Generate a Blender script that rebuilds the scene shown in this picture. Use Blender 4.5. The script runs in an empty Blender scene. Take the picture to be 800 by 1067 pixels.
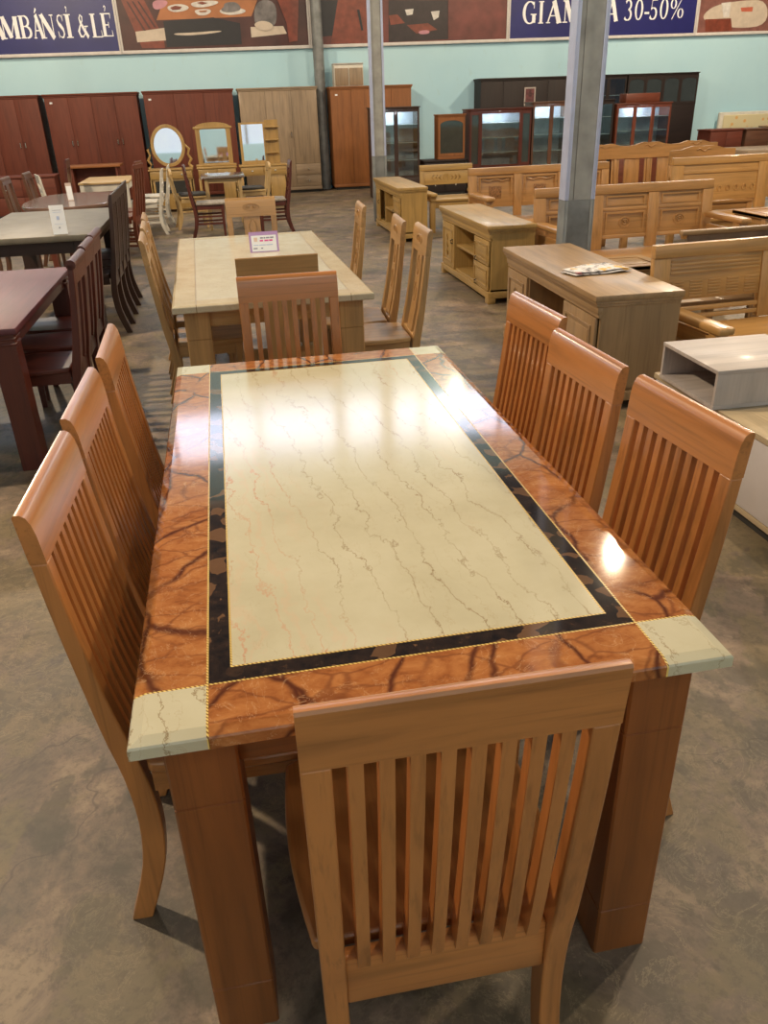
import bpy, bmesh, math, random
from mathutils import Vector, Matrix
random.seed(7)
SC = bpy.context.scene
COL = SC.collection
PI = math.pi

# ------------------------------------------------------------------ materials
MATS = {}
def new_mat(name):
    m = bpy.data.materials.new(name); m.use_nodes = True
    nt = m.node_tree; b = nt.nodes['Principled BSDF']
    MATS[name] = m
    return m, nt, b
def node(nt, t, **kw):
    n = nt.nodes.new(t)
    for k, v in kw.items(): setattr(n, k, v)
    return n
def coords(nt, scale=(1, 1, 1), jitter=True):
    tc = node(nt, 'ShaderNodeTexCoord'); mp = node(nt, 'ShaderNodeMapping')
    mp.inputs['Scale'].default_value = scale
    if jitter:
        oi = node(nt, 'ShaderNodeObjectInfo')
        ad = node(nt, 'ShaderNodeVectorMath', operation='MULTIPLY_ADD')
        ad.inputs[1].default_value = (7.3, 11.1, 5.7)
        nt.links.new(oi.outputs['Random'], ad.inputs[0]); nt.links.new(tc.outputs['Object'], ad.inputs[2])
        nt.links.new(ad.outputs[0], mp.inputs['Vector'])
    else:
        nt.links.new(tc.outputs['Object'], mp.inputs['Vector'])
    return mp.outputs['Vector']
def noise(nt, vec, scale, detail=4, rough=.55, dist=0):
    n = node(nt, 'ShaderNodeTexNoise')
    n.inputs['Scale'].default_value = scale; n.inputs['Detail'].default_value = detail
    n.inputs['Roughness'].default_value = rough; n.inputs['Distortion'].default_value = dist
    nt.links.new(vec, n.inputs['Vector'])
    return n.outputs['Fac']
def ramp(nt, fac, stops):
    r = node(nt, 'ShaderNodeValToRGB'); e = r.color_ramp.elements
    while len(e) < len(stops): e.new(.5)
    for k, (p, c) in enumerate(stops):
        e[k].position = p; e[k].color = (*c, 1) if len(c) == 3 else c
    nt.links.new(fac, r.inputs['Fac'])
    return r.outputs['Color']
def mixc(nt, fac, a, b, mode='MIX'):
    m = node(nt, 'ShaderNodeMix', data_type='RGBA', blend_type=mode)
    for s, v in ((m.inputs['Factor'], fac), (m.inputs['A'], a), (m.inputs['B'], b)):
        if isinstance(v, (int, float)): s.default_value = v
        elif isinstance(v, tuple): s.default_value = (*v, 1) if len(v) == 3 else v
        else: nt.links.new(v, s)
    return m.outputs['Result']
def math_(nt, op, a, b=None, c=None):
    m = node(nt, 'ShaderNodeMath', operation=op)
    for k, v in enumerate((a, b, c)):
        if v is None: continue
        if isinstance(v, (int, float)): m.inputs[k].default_value = v
        else: nt.links.new(v, m.inputs[k])
    return m.outputs[0]
def vein(nt, n, width):          # 1 on the ridge noise = .5, 0 away from it
    d = math_(nt, 'ABSOLUTE', math_(nt, 'SUBTRACT', n, .5))
    mr = node(nt, 'ShaderNodeMapRange'); mr.interpolation_type = 'SMOOTHSTEP'
    mr.inputs['From Min'].default_value = 0; mr.inputs['From Max'].default_value = width
    mr.inputs['To Min'].default_value = 1; mr.inputs['To Max'].default_value = 0
    nt.links.new(d, mr.inputs['Value'])
    return mr.outputs['Result']
def step(nt, v, lo, hi):
    mr = node(nt, 'ShaderNodeMapRange'); mr.interpolation_type = 'SMOOTHSTEP'
    mr.inputs['From Min'].default_value = lo; mr.inputs['From Max'].default_value = hi
    nt.links.new(v, mr.inputs['Value'])
    return mr.outputs['Result']
def bump(nt, b, h, strength=.1, dist=.002):
    n = node(nt, 'ShaderNodeBump'); n.inputs['Strength'].default_value = strength
    n.inputs['Distance'].default_value = dist
    nt.links.new(h, n.inputs['Height']); nt.links.new(n.outputs['Normal'], b.inputs['Normal'])
def sc(c, k): return tuple(min(1, x*k) for x in c)

def wood(name, base, dark=.62, axis='z', rough=.35, coat=.25, streak=1.0, light=1.16):
    """a wood whose grain runs along one axis; returns the material"""
    m, nt, b = new_mat(name)
    s = {'x': (1, 11, 11), 'y': (11, 1, 11), 'z': (11, 11, 1)}[axis]
    v = coords(nt, s)
    n1 = noise(nt, v, 1.6, 5, .6, .6)
    s2 = {'x': (2.2, 90, 90), 'y': (90, 2.2, 90), 'z': (90, 90, 2.2)}[axis]
    n2 = noise(nt, coords(nt, s2), 1.0, 3, .6)
    big = noise(nt, coords(nt, (1.6, 1.6, 1.6)), 2.2, 2)
    c = ramp(nt, n1, [(.30, sc(base, dark)), (.48, base), (.66, sc(base, light))])
    c = mixc(nt, math_(nt, 'MULTIPLY', step(nt, n2, .5, .72), .42*streak), c, sc(base, dark*.62))
    c = mixc(nt, math_(nt, 'MULTIPLY', step(nt, big, .42, .7), .28), c, sc(base, .78))
    nt.links.new(c, b.inputs['Base Color'])
    b.inputs['Roughness'].default_value = rough
    b.inputs['Coat Weight'].default_value = coat; b.inputs['Coat Roughness'].default_value = .16
    bump(nt, b, n2, .06)
    return m
def woods(name, base, **kw):
    return {a: wood(f'{name}_{a}', base, axis=a, **kw) for a in 'xyz'}
def plain(name, col, rough=.5, metal=0, coat=0, var=.12, scale=8, emit=None):
    m, nt, b = new_mat(name)
    n = noise(nt, coords(nt), scale, 3)
    nt.links.new(ramp(nt, n, [(.3, sc(col, 1-var)), (.7, sc(col, 1+var*.5))]), b.inputs['Base Color'])
    b.inputs['Roughness'].default_value = rough; b.inputs['Metallic'].default_value = metal
    b.inputs['Coat Weight'].default_value = coat
    return m

CHERRY = woods('cherry_wood', (.48, .182, .048), rough=.34, coat=.35)
LEGW = woods('table_wood', (.255, .078, .016), rough=.42, coat=.2, dark=.75)
PALE = woods('pale_ash_wood', (.47, .262, .098), rough=.38, coat=.25, dark=.72)
TAN = woods('tan_wood', (.37, .228, .108), rough=.45, coat=.12, dark=.75)
HONEY = woods('honey_wood', (.43, .265, .085), rough=.42, coat=.15, dark=.78)
OAK = woods('orange_oak', (.45, .235, .082), rough=.38, coat=.25, dark=.75)
OAKB = woods('golden_oak', (.49, .265, .085), rough=.36, coat=.3, dark=.78)
MAHOG = woods('mahogany', (.100, .020, .011), rough=.38, coat=.12, dark=.7)
WENGE = woods('dark_walnut', (.042, .018, .011), rough=.42, coat=.08, dark=.7)
REDW = woods('red_brown_veneer', (.150, .034, .017), rough=.65, coat=0, dark=.75)
BEIGE = woods('greyed_oak_veneer', (.33, .235, .15), rough=.5, coat=.05, dark=.7)
BROWN = woods('orange_brown_veneer', (.28, .10, .026), rough=.6, coat=0, dark=.8)
GREYW = woods('grey_washed_board', (.50, .43, .385), rough=.5, coat=.05, dark=.8, streak=.7)
GREYT = woods('light_ash_top', (.50, .385, .235), rough=.5, coat=.1, dark=.85)
NATUR = woods('natural_beech', (.56, .38, .17), rough=.42, coat=.15, dark=.82)
BLACKW = woods('black_brown_lacquer', (.020, .010, .008), rough=.6, coat=0, dark=.7)
REDCH = woods('red_chair_wood', (.17, .045, .022), rough=.36, coat=.25, dark=.7)
COLW = woods('chair_brown_wood', (.13, .055, .028), rough=.38, coat=.25, dark=.7)
WHITE = plain('white_paint', (.72, .68, .6), .45)
WHITEP = plain('white_paper', (.86, .87, .9), .7, var=.03)
DARKC = plain('dark_cushion_fabric', (.055, .05, .045), .8)
PALEC = plain('patterned_seat_fabric', (.38, .33, .27), .8, var=.4, scale=30)
BRASS = plain('bright_metal', (.75, .7, .6), .25, 1)
BLACKM = plain('black_metal', (.02, .02, .02), .4)
SHADOW = plain('dark_board', (.03, .028, .025), .7)  # near-black tone paints shade into plinth recesses and the dresser niche
DOORW = plain('pale_lacquer_door', (.60, .55, .53), .45, var=.05)
CUSHG = plain('grey_brown_upholstery', (.2, .13, .08), .7, var=.3)

# --- marbles
def cream_marble():
    m, nt, b = new_mat('cream_marble')
    v = coords(nt, (1, 1, 1), False)
    cl = noise(nt, v, 5, 5, .6)
    c = ramp(nt, cl, [(.3, (.53, .47, .31)), (.5, (.585, .525, .355)), (.7, (.63, .57, .40))])
    sp = node(nt, 'ShaderNodeSeparateXYZ'); nt.links.new(v, sp.inputs[0])
    brk = step(nt, noise(nt, v, 4, 3), .38, .62)
    pk = step(nt, noise(nt, coords(nt, (1.2, .6, 1), False), 2.3, 2), .5, .64)
    def lines(freq, amp, scale, width, off):
        w = noise(nt, coords(nt, (1, .55, 1), False), scale, 7, .68)
        u = math_(nt, 'ADD', math_(nt, 'MULTIPLY_ADD', sp.outputs[0], freq, off), math_(nt, 'MULTIPLY', w, amp))
        u = math_(nt, 'MULTIPLY_ADD', sp.outputs[1], freq*.12, u)
        return vein(nt, math_(nt, 'FRACT', u), width)
    tone = mixc(nt, pk, (.30, .20, .10), (.62, .24, .13))
    l1 = lines(15, 2.6, 8, .042, .1); l2 = lines(26, 4.6, 12, .040, .6)
    c = mixc(nt, math_(nt, 'MULTIPLY', lines(13, 2.6, 8, .16, .1), math_(nt, 'MULTIPLY', pk, .22)), c, (.72, .42, .27))
    c = mixc(nt, math_(nt, 'MULTIPLY', l1, math_(nt, 'MULTIPLY_ADD', brk, .5, .38)), c, tone)
    c = mixc(nt, math_(nt, 'MULTIPLY', l2, math_(nt, 'MULTIPLY', brk, .45)), c, (.42, .30, .16))
    nt.links.new(c, b.inputs['Base Color'])
    b.inputs['Roughness'].default_value = .125
    b.inputs['Coat Weight'].default_value = 0
    return m
def rust_marble():
    m, nt, b = new_mat('rust_marble')
    v = coords(nt, (1, 1, 1), False)
    warp = node(nt, 'ShaderNodeTexNoise'); warp.inputs['Scale'].default_value = 7; warp.inputs['Detail'].default_value = 4
    nt.links.new(v, warp.inputs['Vector'])
    wv = node(nt, 'ShaderNodeVectorMath', operation='MULTIPLY_ADD')
    nt.links.new(warp.outputs['Color'], wv.inputs[0]); wv.inputs[1].default_value = (.075, .075, .075); nt.links.new(v, wv.inputs[2])
    n = noise(nt, coords(nt, (1, 1.6, 1), False), 16, 7, .72, .5)
    c = ramp(nt, n, [(.28, (.20, .058, .015)), (.44, (.37, .125, .032)), (.58, (.47, .18, .052)), (.76, (.56, .27, .10))])
    def cracks(scale, width, sx, sy):
        mp = node(nt, 'ShaderNodeMapping'); mp.inputs['Scale'].default_value = (sx, sy, 1)
        mp.inputs['Rotation'].default_value = (0, 0, .5)
        nt.links.new(wv.outputs[0], mp.inputs['Vector'])
        vo = node(nt, 'ShaderNodeTexVoronoi', feature='DISTANCE_TO_EDGE'); vo.inputs['Scale'].default_value = scale
        nt.links.new(mp.outputs['Vector'], vo.inputs['Vector'])
        mr = node(nt, 'ShaderNodeMapRange'); mr.interpolation_type = 'SMOOTHSTEP'
        mr.inputs['From Min'].default_value = 0; mr.inputs['From Max'].default_value = width
        mr.inputs['To Min'].default_value = 1; mr.inputs['To Max'].default_value = 0
        nt.links.new(vo.outputs['Distance'], mr.inputs['Value'])
        return mr.outputs['Result']
    mask = step(nt, noise(nt, v, 5, 3), .32, .50)
    c = mixc(nt, math_(nt, 'MULTIPLY', cracks(5.5, .045, 1, .62), math_(nt, 'MULTIPLY', mask, .95)), c, (.085, .020, .008))
    c = mixc(nt, math_(nt, 'MULTIPLY', cracks(13, .06, .6, 1.3), math_(nt, 'MULTIPLY', mask, .55)), c, (.14, .036, .012))
    pale = noise(nt, coords(nt, (1, 1, 1), False), 11, 5, .65, 1.2)
    c = mixc(nt, math_(nt, 'MULTIPLY', vein(nt, pale, .01), .35), c, (.70, .43, .22))
    nt.links.new(c, b.inputs['Base Color'])
    b.inputs['Roughness'].default_value = .075
    return m
def dark_marble():
    m, nt, b = new_mat('dark_brown_marble')
    v = coords(nt, (1, 1, 1), False)
    vo = node(nt, 'ShaderNodeTexVoronoi'); vo.inputs['Scale'].default_value = 26
    wv = node(nt, 'ShaderNodeVectorMath', operation='MULTIPLY_ADD')
    w = node(nt, 'ShaderNodeTexNoise'); w.inputs['Scale'].default_value = 20
    nt.links.new(v, w.inputs['Vector']); nt.links.new(w.outputs['Color'], wv.inputs[0])
    wv.inputs[1].default_value = (.05, .05, .05); nt.links.new(v, wv.inputs[2])
    nt.links.new(wv.outputs[0], vo.inputs['Vector'])
    sp = node(nt, 'ShaderNodeSeparateColor'); nt.links.new(vo.outputs['Color'], sp.inputs[0])
    shard = step(nt, sp.outputs[0], .78, .84)
    n = noise(nt, v, 40, 5, .7)
    c = ramp(nt, n, [(.35, (.010, .007, .006)), (.6, (.035, .02, .013)), (.75, (.09, .045, .02))])
    c = mixc(nt, math_(nt, 'MULTIPLY', shard, .7), c, (.20, .10, .045))
    nt.links.new(c, b.inputs['Base Color'])
    b.inputs['Roughness'].default_value = .07
    return m
def gold_inlay():
    m, nt, b = new_mat('gold_dash_inlay')
    v = coords(nt, (1, 1, 1), False)
    sx = node(nt, 'ShaderNodeSeparateXYZ'); nt.links.new(v, sx.inputs[0])
    s = math_(nt, 'ADD', sx.outputs[0], sx.outputs[1])
    f = math_(nt, 'FRACT', math_(nt, 'MULTIPLY', s, 140))
    c = mixc(nt, math_(nt, 'GREATER_THAN', f, .42), (.22, .10, .02), (.85, .60, .16))
    nt.links.new(c, b.inputs['Base Color']); b.inputs['Roughness'].default_value = .25
    return m
CREAM, RUST, DARKM, GOLD = cream_marble(), rust_marble(), dark_marble(), gold_inlay()
def pale_marble(name, c0, c1):
    m, nt, b = new_mat(name)
    v = coords(nt, (1, 1, 1), False)
    n = noise(nt, v, 7, 6, .65, .4)
    c = ramp(nt, n, [(.3, c0), (.7, c1)])
    c = mixc(nt, math_(nt, 'MULTIPLY', vein(nt, noise(nt, v, 9, 6, .65, 1), .012), .4), c, sc(c0, .6))
    nt.links.new(c, b.inputs['Base Color']); b.inputs['Roughness'].default_value = .15
    return m
PMARB = pale_marble('ivory_marble', (.58, .53, .41), (.66, .62, .50))
YMARB = pale_marble('yellow_marble', (.53, .43, .28), (.65, .56, .40))

# --- glass, mirror
def glass_mat():
    m = bpy.data.materials.new('clear_glass'); m.use_nodes = True; nt = m.node_tree
    nt.nodes.clear()
    o = node(nt, 'ShaderNodeOutputMaterial'); mx = node(nt, 'ShaderNodeMixShader')
    t = node(nt, 'ShaderNodeBsdfTransparent'); g = node(nt, 'ShaderNodeBsdfGlossy')
    t.inputs['Color'].default_value = (.82, .87, .87, 1); g.inputs['Roughness'].default_value = .03
    n = noise(nt, coords(nt), 3, 2)
    f = math_(nt, 'MULTIPLY_ADD', n, .06, .12)
    nt.links.new(f, mx.inputs[0]); nt.links.new(t.outputs[0], mx.inputs[1]); nt.links.new(g.outputs[0], mx.inputs[2])
    nt.links.new(mx.outputs[0], o.inputs[0])
    return m
GLASS = glass_mat()
MIRROR = plain('mirror_silver', (.86, .88, .9), .03, 1, var=.02)
SMOKE = plain('smoked_mirror_glass', (.10, .12, .12), .06, .6)

# --- setting
def floor_mat():
    m, nt, b = new_mat('worn_concrete')
    v = coords(nt, (1, 1, 1), False)
    big = noise(nt, v, .8, 4, .6, .4); mid = noise(nt, v, 3.0, 7, .70, .5); fine = noise(nt, v, 34, 8, .78)
    c = ramp(nt, mid, [(.38, (.085, .072, .055)), (.46, (.185, .150, .115)), (.54, (.25, .196, .152)), (.63, (.40, .325, .235))])
    oliv = step(nt, noise(nt, v, 2.1, 5, .65, .3), .48, .54)
    c = mixc(nt, math_(nt, 'MULTIPLY', oliv, .6), c, (.235, .200, .105))
    grn = step(nt, noise(nt, coords(nt, (1.3, .9, 1), False), 4.4, 5, .65, .2), .53, .59)
    c = mixc(nt, math_(nt, 'MULTIPLY', grn, .55), c, (.088, .084, .058))
    c = mixc(nt, math_(nt, 'MULTIPLY', step(nt, big, .45, .65), .35), c, (.17, .14, .11))
    c = mixc(nt, math_(nt, 'MULTIPLY', step(nt, fine, .49, .60), .42), c, (.10, .083, .062))
    sw = noise(nt, v, 6.5, 8, .76, 1.6)
    c = mixc(nt, math_(nt, 'MULTIPLY', vein(nt, sw, .018), math_(nt, 'MULTIPLY', step(nt, big, .46, .58), .45)), c, (.46, .39, .26))
    cr = noise(nt, v, .55, 5, .55, .2)
    c = mixc(nt, math_(nt, 'MULTIPLY', vein(nt, cr, .0016), .5), c, (.06, .05, .04))
    c = mixc(nt, 1.0, c, (.90, .80, .71), 'MULTIPLY')
    nt.links.new(c, b.inputs['Base Color'])
    nt.links.new(math_(nt, 'MULTIPLY_ADD', mid, .3, .38), b.inputs['Roughness'])
    bump(nt, b, mid, .12, .01)
    return m
def wall_mat():
    m, nt, b = new_mat('turquoise_wall_paint')
    v = coords(nt, (1, 1, 1), False)
    n = noise(nt, v, .5, 5, .6); f = noise(nt, coords(nt, (1, 1, .5), False), 6, 5, .7)
    c = ramp(nt, n, [(.3, (.46, .73, .86)), (.7, (.54, .80, .90))])
    c = mixc(nt, math_(nt, 'MULTIPLY', step(nt, f, .58, .75), .25), c, (.42, .60, .60))
    nt.links.new(c, b.inputs['Base Color']); b.inputs['Roughness'].default_value = .75
    return m
FLOOR, WALL = floor_mat(), wall_mat()
STEEL = plain('galvanised_steel', (.35, .345, .325), .5, .1, var=.3, scale=5)
STEEL_LIT = plain('lit_steel_lip', (.55, .62, .86), .45, .05, var=.1)  # bluish white: light caught by the flanges, painted into their colour
STEELD = plain('grey_painted_steel', (.25, .26, .26), .5, .2, var=.3, scale=6)
def sky_pane(name, strength, c0, c1):
    m, nt, b = new_mat(name)
    n = noise(nt, coords(nt, (1, 1, 1), False), 1.2, 3)
    b.inputs['Base Color'].default_value = (.7, .75, .8, 1)
    nt.links.new(ramp(nt, n, [(.3, c0), (.7, c1)]), b.inputs['Emission Color'])
    b.inputs['Emission Strength'].default_value = strength
    return m
PANE = sky_pane('daylit_translucent_sheet', 5.8, (.60, .70, 1), (.80, .85, 1))
DAYW = sky_pane('daylit_entrance_glazing', .42, (.34, .62, 1), (.50, .75, 1))

# ------------------------------------------------------------------ mesh builder
class MB:
    def __init__(s): s.bm = bmesh.new(); s.mats = []
    def mi(s, m):
        if m not in s.mats: s.mats.append(m)
        return s.mats.index(m)
    def face(s, pts, m):
        f = s.bm.faces.new([s.bm.verts.new(p) for p in pts]); f.material_index = s.mi(m); return f
    def hexa(s, p, m, bev=0, seg=2):
        vs = [s.bm.verts.new(q) for q in p]; k = s.mi(m); fs = []
        for q in ((0, 3, 2, 1), (4, 5, 6, 7), (0, 1, 5, 4), (1, 2, 6, 5), (2, 3, 7, 6), (3, 0, 4, 7)):
            f = s.bm.faces.new([vs[i] for i in q]); f.material_index = k; fs.append(f)
        if bev:
            ed = {e for f in fs for e in f.edges}
            r = bmesh.ops.bevel(s.bm, geom=list(ed), offset=bev, segments=seg, profile=.5, affect='EDGES', clamp_overlap=True)
            for f in r['faces']: f.material_index = k
        return s
    def box(s, x0, x1, y0, y1, z0, z1, m, bev=0, seg=2):
        return s.hexa([(x0, y0, z0), (x1, y0, z0), (x1, y1, z0), (x0, y1, z0), (x0, y0, z1), (x1, y0, z1), (x1, y1, z1), (x0, y1, z1)], m, bev, seg)
    def prism(s, poly, axis, a, b, m):
        def P(u, v, w): return {'x': (w, u, v), 'y': (u, w, v), 'z': (u, v, w)}[axis]
        A = [s.bm.verts.new(P(u, v, a)) for u, v in poly]; B = [s.bm.verts.new(P(u, v, b)) for u, v in poly]
        k = s.mi(m); n = len(poly)
        for i in range(n):
            s.bm.faces.new([A[i], A[(i+1) % n], B[(i+1) % n], B[i]]).material_index = k
        s.bm.faces.new(A[::-1]).material_index = k; s.bm.faces.new(B).material_index = k
        return s
    def ribbon(s, secs, m):      # closed quads through a list of 4-point sections
        k = s.mi(m); R = [[s.bm.verts.new(p) for p in q] for q in secs]
        n = len(R[0])
        for a, b in zip(R, R[1:]):
            for i in range(n):
                s.bm.faces.new([a[i], a[(i+1) % n], b[(i+1) % n], b[i]]).material_index = k
        s.bm.faces.new(R[0][::-1]).material_index = k; s.bm.faces.new(R[-1]).material_index = k
        return s
    def tube(s, pts, r, m, n=8):
        pts = [Vector(p) for p in pts]; secs = []
        for i, p in enumerate(pts):
            t = (pts[min(i+1, len(pts)-1)] - pts[max(i-1, 0)]).normalized()
            u = t.cross(Vector((0, 0, 1)) if abs(t.z) < .9 else Vector((1, 0, 0))).normalized(); w = t.cross(u)
            rr = r[i] if isinstance(r, (list, tuple)) else r
            secs.append([p + rr*(math.cos(2*PI*k/n)*u + math.sin(2*PI*k/n)*w) for k in range(n)])
        return s.ribbon(secs, m)
    def lathe(s, prof, cx, cy, m, n=20, sx=1, sy=1):
        secs = [[(cx + sx*r*math.cos(2*PI*k/n), cy + sy*r*math.sin(2*PI*k/n), z) for k in range(n)] for r, z in prof]
        return s.ribbon(secs, m)
    def ring(s, outer, inner, axis, a, b, m):   # a frame between two outlines of equal length
        def P(u, v, w): return {'x': (w, u, v), 'y': (u, w, v), 'z': (u, v, w)}[axis]
        k = s.mi(m); n = len(outer)
        L = [[s.bm.verts.new(P(u, v, w)) for u, v in o] for o, w in ((outer, a), (inner, a), (inner, b), (outer, b))]
        for q in range(4):
            A, B = L[q], L[(q+1) % 4]
            for i in range(n):
                s.bm.faces.new([A[i], A[(i+1) % n], B[(i+1) % n], B[i]]).material_index = k
        return s
    def build(s, name, parent=None, smooth=38, bev=0, kind=None):
        bmesh.ops.recalc_face_normals(s.bm, faces=s.bm.faces)
        if smooth:
            for f in s.bm.faces: f.smooth = True
            for e in s.bm.edges:
                e.smooth = len(e.link_faces) == 2 and e.calc_face_angle(0) < math.radians(smooth)
        me = bpy.data.meshes.new(name); s.bm.to_mesh(me); s.bm.free()
        for m in s.mats: me.materials.append(m)
        o = bpy.data.objects.new(name, me); COL.objects.link(o)
        if parent: o.parent = parent
        if bev:
            bv = o.modifiers.new('edge', 'BEVEL'); bv.width = bev; bv.segments = 2; bv.limit_method = 'ANGLE'; bv.angle_limit = .7
        if kind: o['kind'] = kind
        return o
def tag(o, label, cat, group=None):
    o['label'] = label; o['category'] = cat
    if group: o['group'] = group
    return o
def thing(name, label, cat, loc=(0, 0, 0), rz=0, group=None):
    o = bpy.data.objects.new(name, None); COL.objects.link(o); o.empty_display_size = .1
    o.location = loc; o.rotation_euler = (0, 0, rz)
    return tag(o, label, cat, group)
def copy_thing(src, label, loc, rz, group=None):
    def cp(o, par):
        c = o.copy(); COL.objects.link(c)
        if par: c.parent = par
        for ch in o.children: cp(ch, c)
        return c
    r = cp(src, None); r.location = loc; r.rotation_euler = (0, 0, rz); r['label'] = label
    if group: r['group'] = group
    return r
def struct(o): o['kind'] = 'structure'; return o
def interp(tab, z):
    if z <= tab[0][0]: return tab[0][1]
    for k in range(len(tab)-1):
        if z <= tab[k+1][0]:
            p1, p2 = tab[k], tab[k+1]; p0 = tab[max(k-1, 0)]; p3 = tab[min(k+2, len(tab)-1)]
            h = p2[0]-p1[0]; t = (z-p1[0])/h
            m1 = (p2[1]-p0[1])/(p2[0]-p0[0]); m2 = (p3[1]-p1[1])/(p3[0]-p1[0])
            return ((2*t**3-3*t*t+1)*p1[1] + (t**3-2*t*t+t)*h*m1 + (-2*t**3+3*t*t)*p2[1] + (t**3-t*t)*h*m2)
    return tab[-1][1]
def oval(cx, cz, rx, rz, n=28, a0=0, a1=2*PI):
    return [(cx + rx*math.cos(a0+(a1-a0)*k/n), cz + rz*math.sin(a0+(a1-a0)*k/n)) for k in range(n)]

# ------------------------------------------------------------------ chairs
BACK = [(0, -.087), (.108, -.053), (.19, -.034), (.30, -.026), (.42, -.035), (.50, -.049), (.594, -.062), (.8, -.087), (1.0, -.106)]
FRONT = [(0, -.043), (.108, -.006), (.18, .012), (.29, .020), (.41, .009), (.5, -.008), (.6, -.028), (.8, -.057), (.93, -.072), (1.0, -.078)]
def chair(label, cat='chair', loc=(0, 0, 0), rz=0, group=None, W=.38, H=1.0, wood_=None, post=.036, rail=(.907, 1.0), low=(.345, .45),
          slats=8, slat_w=.0205, splat=None, seat=(.20, .215, .40), seat_mat=None, cushion=None, carve=False, rails=None, roll=False, crest=None, ladder=None, name='dining_chair'):
    """origin on the floor under the seat's rear edge, sitter looks along +y"""
    w = wood_; k = H; t = thing(name, label, cat, loc, rz, group)
    bk = lambda z: interp(BACK, z/k)*1.0; fr = lambda z: interp(FRONT, z/k)*1.0
    def strip(x0, x1, z0, z1, m, inset=(0, 0), n=14, taper=0):
        mb = MB(); secs = []
        for i in range(n+1):
            z = z0+(z1-z0)*i/n; yb, yf = bk(z)+inset[0], fr(z)-inset[1]
            secs.append([(x0, yb, z), (x1, yb, z), (x1, yf, z), (x0, yf, z)])
        return mb.ribbon(secs, m)
    hw = W/2
    ptop = rail[0]*k if not roll else rail[1]*k
    for s in (-1, 1):
        a, b = sorted((s*hw, s*(hw-post)))
        strip(a, b, 0, ptop, w['z'], n=22).build('backrest_post', t, bev=.003)
    # top rail with a rounded front upper edge
    z0, z1 = rail[0]*k, rail[1]*k
    mb = MB(); yb0, yf0, yb1, yf1 = bk(z0), fr(z0), bk(z1), fr(z1)
    th = yf1-yb1
    x0, x1 = (-hw, hw) if not roll else (-hw+post, hw-post)
    if crest == 'round':
        pts = [(-hw*.85, z0-.02)] + [(hw*math.cos(a)*.98, z0+.03+(z1-z0)*math.sin(a)) for a in [PI - PI*i/14 for i in range(15)]] + [(hw*.85, z0-.02)]
        mb.prism([(x, z) for x, z in pts], 'y', yb1+.004, yf1+.012, w['x'])
        r = mb.build('top_rail', t, bev=.004)
    else:
        poly = [(yb0, z0), (yb1, z1-.004), (yb1+.003, z1), (yb1+th*.45, z1), (yb1+th*.75, z1-.006), (yf1-.001, z1-.02), (fr(z1-.04), z1-.04), (yf0, z0)]
        mb.prism(poly, 'x', x0, x1, w['x'])
        if roll:
            mb.tube([(-hw, yb1+.012, z1-.004), (hw, yb1+.012, z1-.004)], .024, w['x'], 12)
        r = mb.build('top_rail', t)
    if carve:                    # an oval relief with scrolls on the face of the rail
        zc = (z0+z1)/2; yc = fr(zc)
        mb = MB(); mb.ring(oval(0, zc, .062, .026), oval(0, zc, .054, .020), 'y', yc-.006, yc+.004, w['z'])
        for s in (-1, 1):
            mb.tube([(s*(.012+.03*i/8), yc+.001, zc+.010*math.sin(i*1.3)) for i in range(9)], .0035, w['z'], 6)
            mb.tube([(s*(.006+.01*i/5), yc+.001, zc-.012+.02*i/5) for i in range(6)], .003, w['z'], 6)
        mb.build('carving', r)
    if low:
        z0, z1 = low[0]*k, low[1]*k
        yb, yf = bk((z0+z1)/2)+.010, fr((z0+z1)/2)-.010
        MB().box(-hw+post, hw-post, yb, yf, z0, z1, w['x'], .003).build('lower_rail', t)
        lz = z1
    else: lz = seat_z(k)
    inner = W-2*post
    if slats:
        gap = (inner-slats*slat_w)/(slats+1)
        for i in range(slats):
            x = -hw+post+gap*(i+1)+slat_w*i
            strip(x, x+slat_w, lz-.004, rail[0]*k+.004, w['z'], (.004, .003), 16).build('slat', t)
    if splat:
        for c, sw in splat:
            o = strip(c-sw/2, c+sw/2, lz-.004, rail[0]*k+.004, w['z'], (.009, .008), 16).build('splat', t)
            if carve:
                mb = MB()
                for zc in (.80*k, .66*k):
                    yc = fr(zc)-.008; q = (fr(zc+.05)-fr(zc-.05))/.1
                    for s in (-1, 1):
                        mb.tube([(c+s*(.006+.022*math.sin(u/7*PI)), yc+q*(u/7-.5)*.1+.001, zc+(u/7-.5)*.1) for u in range(8)], .003, w['x'], 6)
                    mb.tube([(c-.03, yc+q*-.055+.001, zc-.055), (c+.03, yc+q*-.055+.001, zc-.055)], .003, w['x'], 6)
                mb.build('carving', o)
    if ladder:
        for z in ladder:
            mb = MB(); n = 8; secs = []
            for i in range(n+1):
                x = -hw+post+inner*i/n; d = .012*math.sin(PI*i/n)
                secs.append([(x, bk(z*k)-d, (z-.022)*k), (x, fr(z*k)-.006-d, (z-.022)*k), (x, fr(z*k)-.006-d, (z+.022)*k+.014*math.sin(PI*i/n)), (x, bk(z*k)-d, (z+.022)*k+.014*math.sin(PI*i/n))])
            mb.ribbon(secs, w['x']).build('backrest_rail', t)
    # seat
    sw0, sw1, dp = seat; zs = seat_z(k); sm = seat_mat or w['y']
    pts = [(-sw0+.012, .016)] + [(-sw0 - (sw1-sw0)*u - .016*math.sin(PI*u), .02+dp*u*.92) for u in [i/8 for i in range(9)]]
    pts += [(-sw1*.8, .02+dp*.985), (-sw1*.4, .02+dp)]
    pts = pts + [(-x, y) for x, y in pts[::-1]]
    MB().prism(pts, 'z', zs-.026, zs, sm).build('seat', t, bev=.006)
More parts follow.
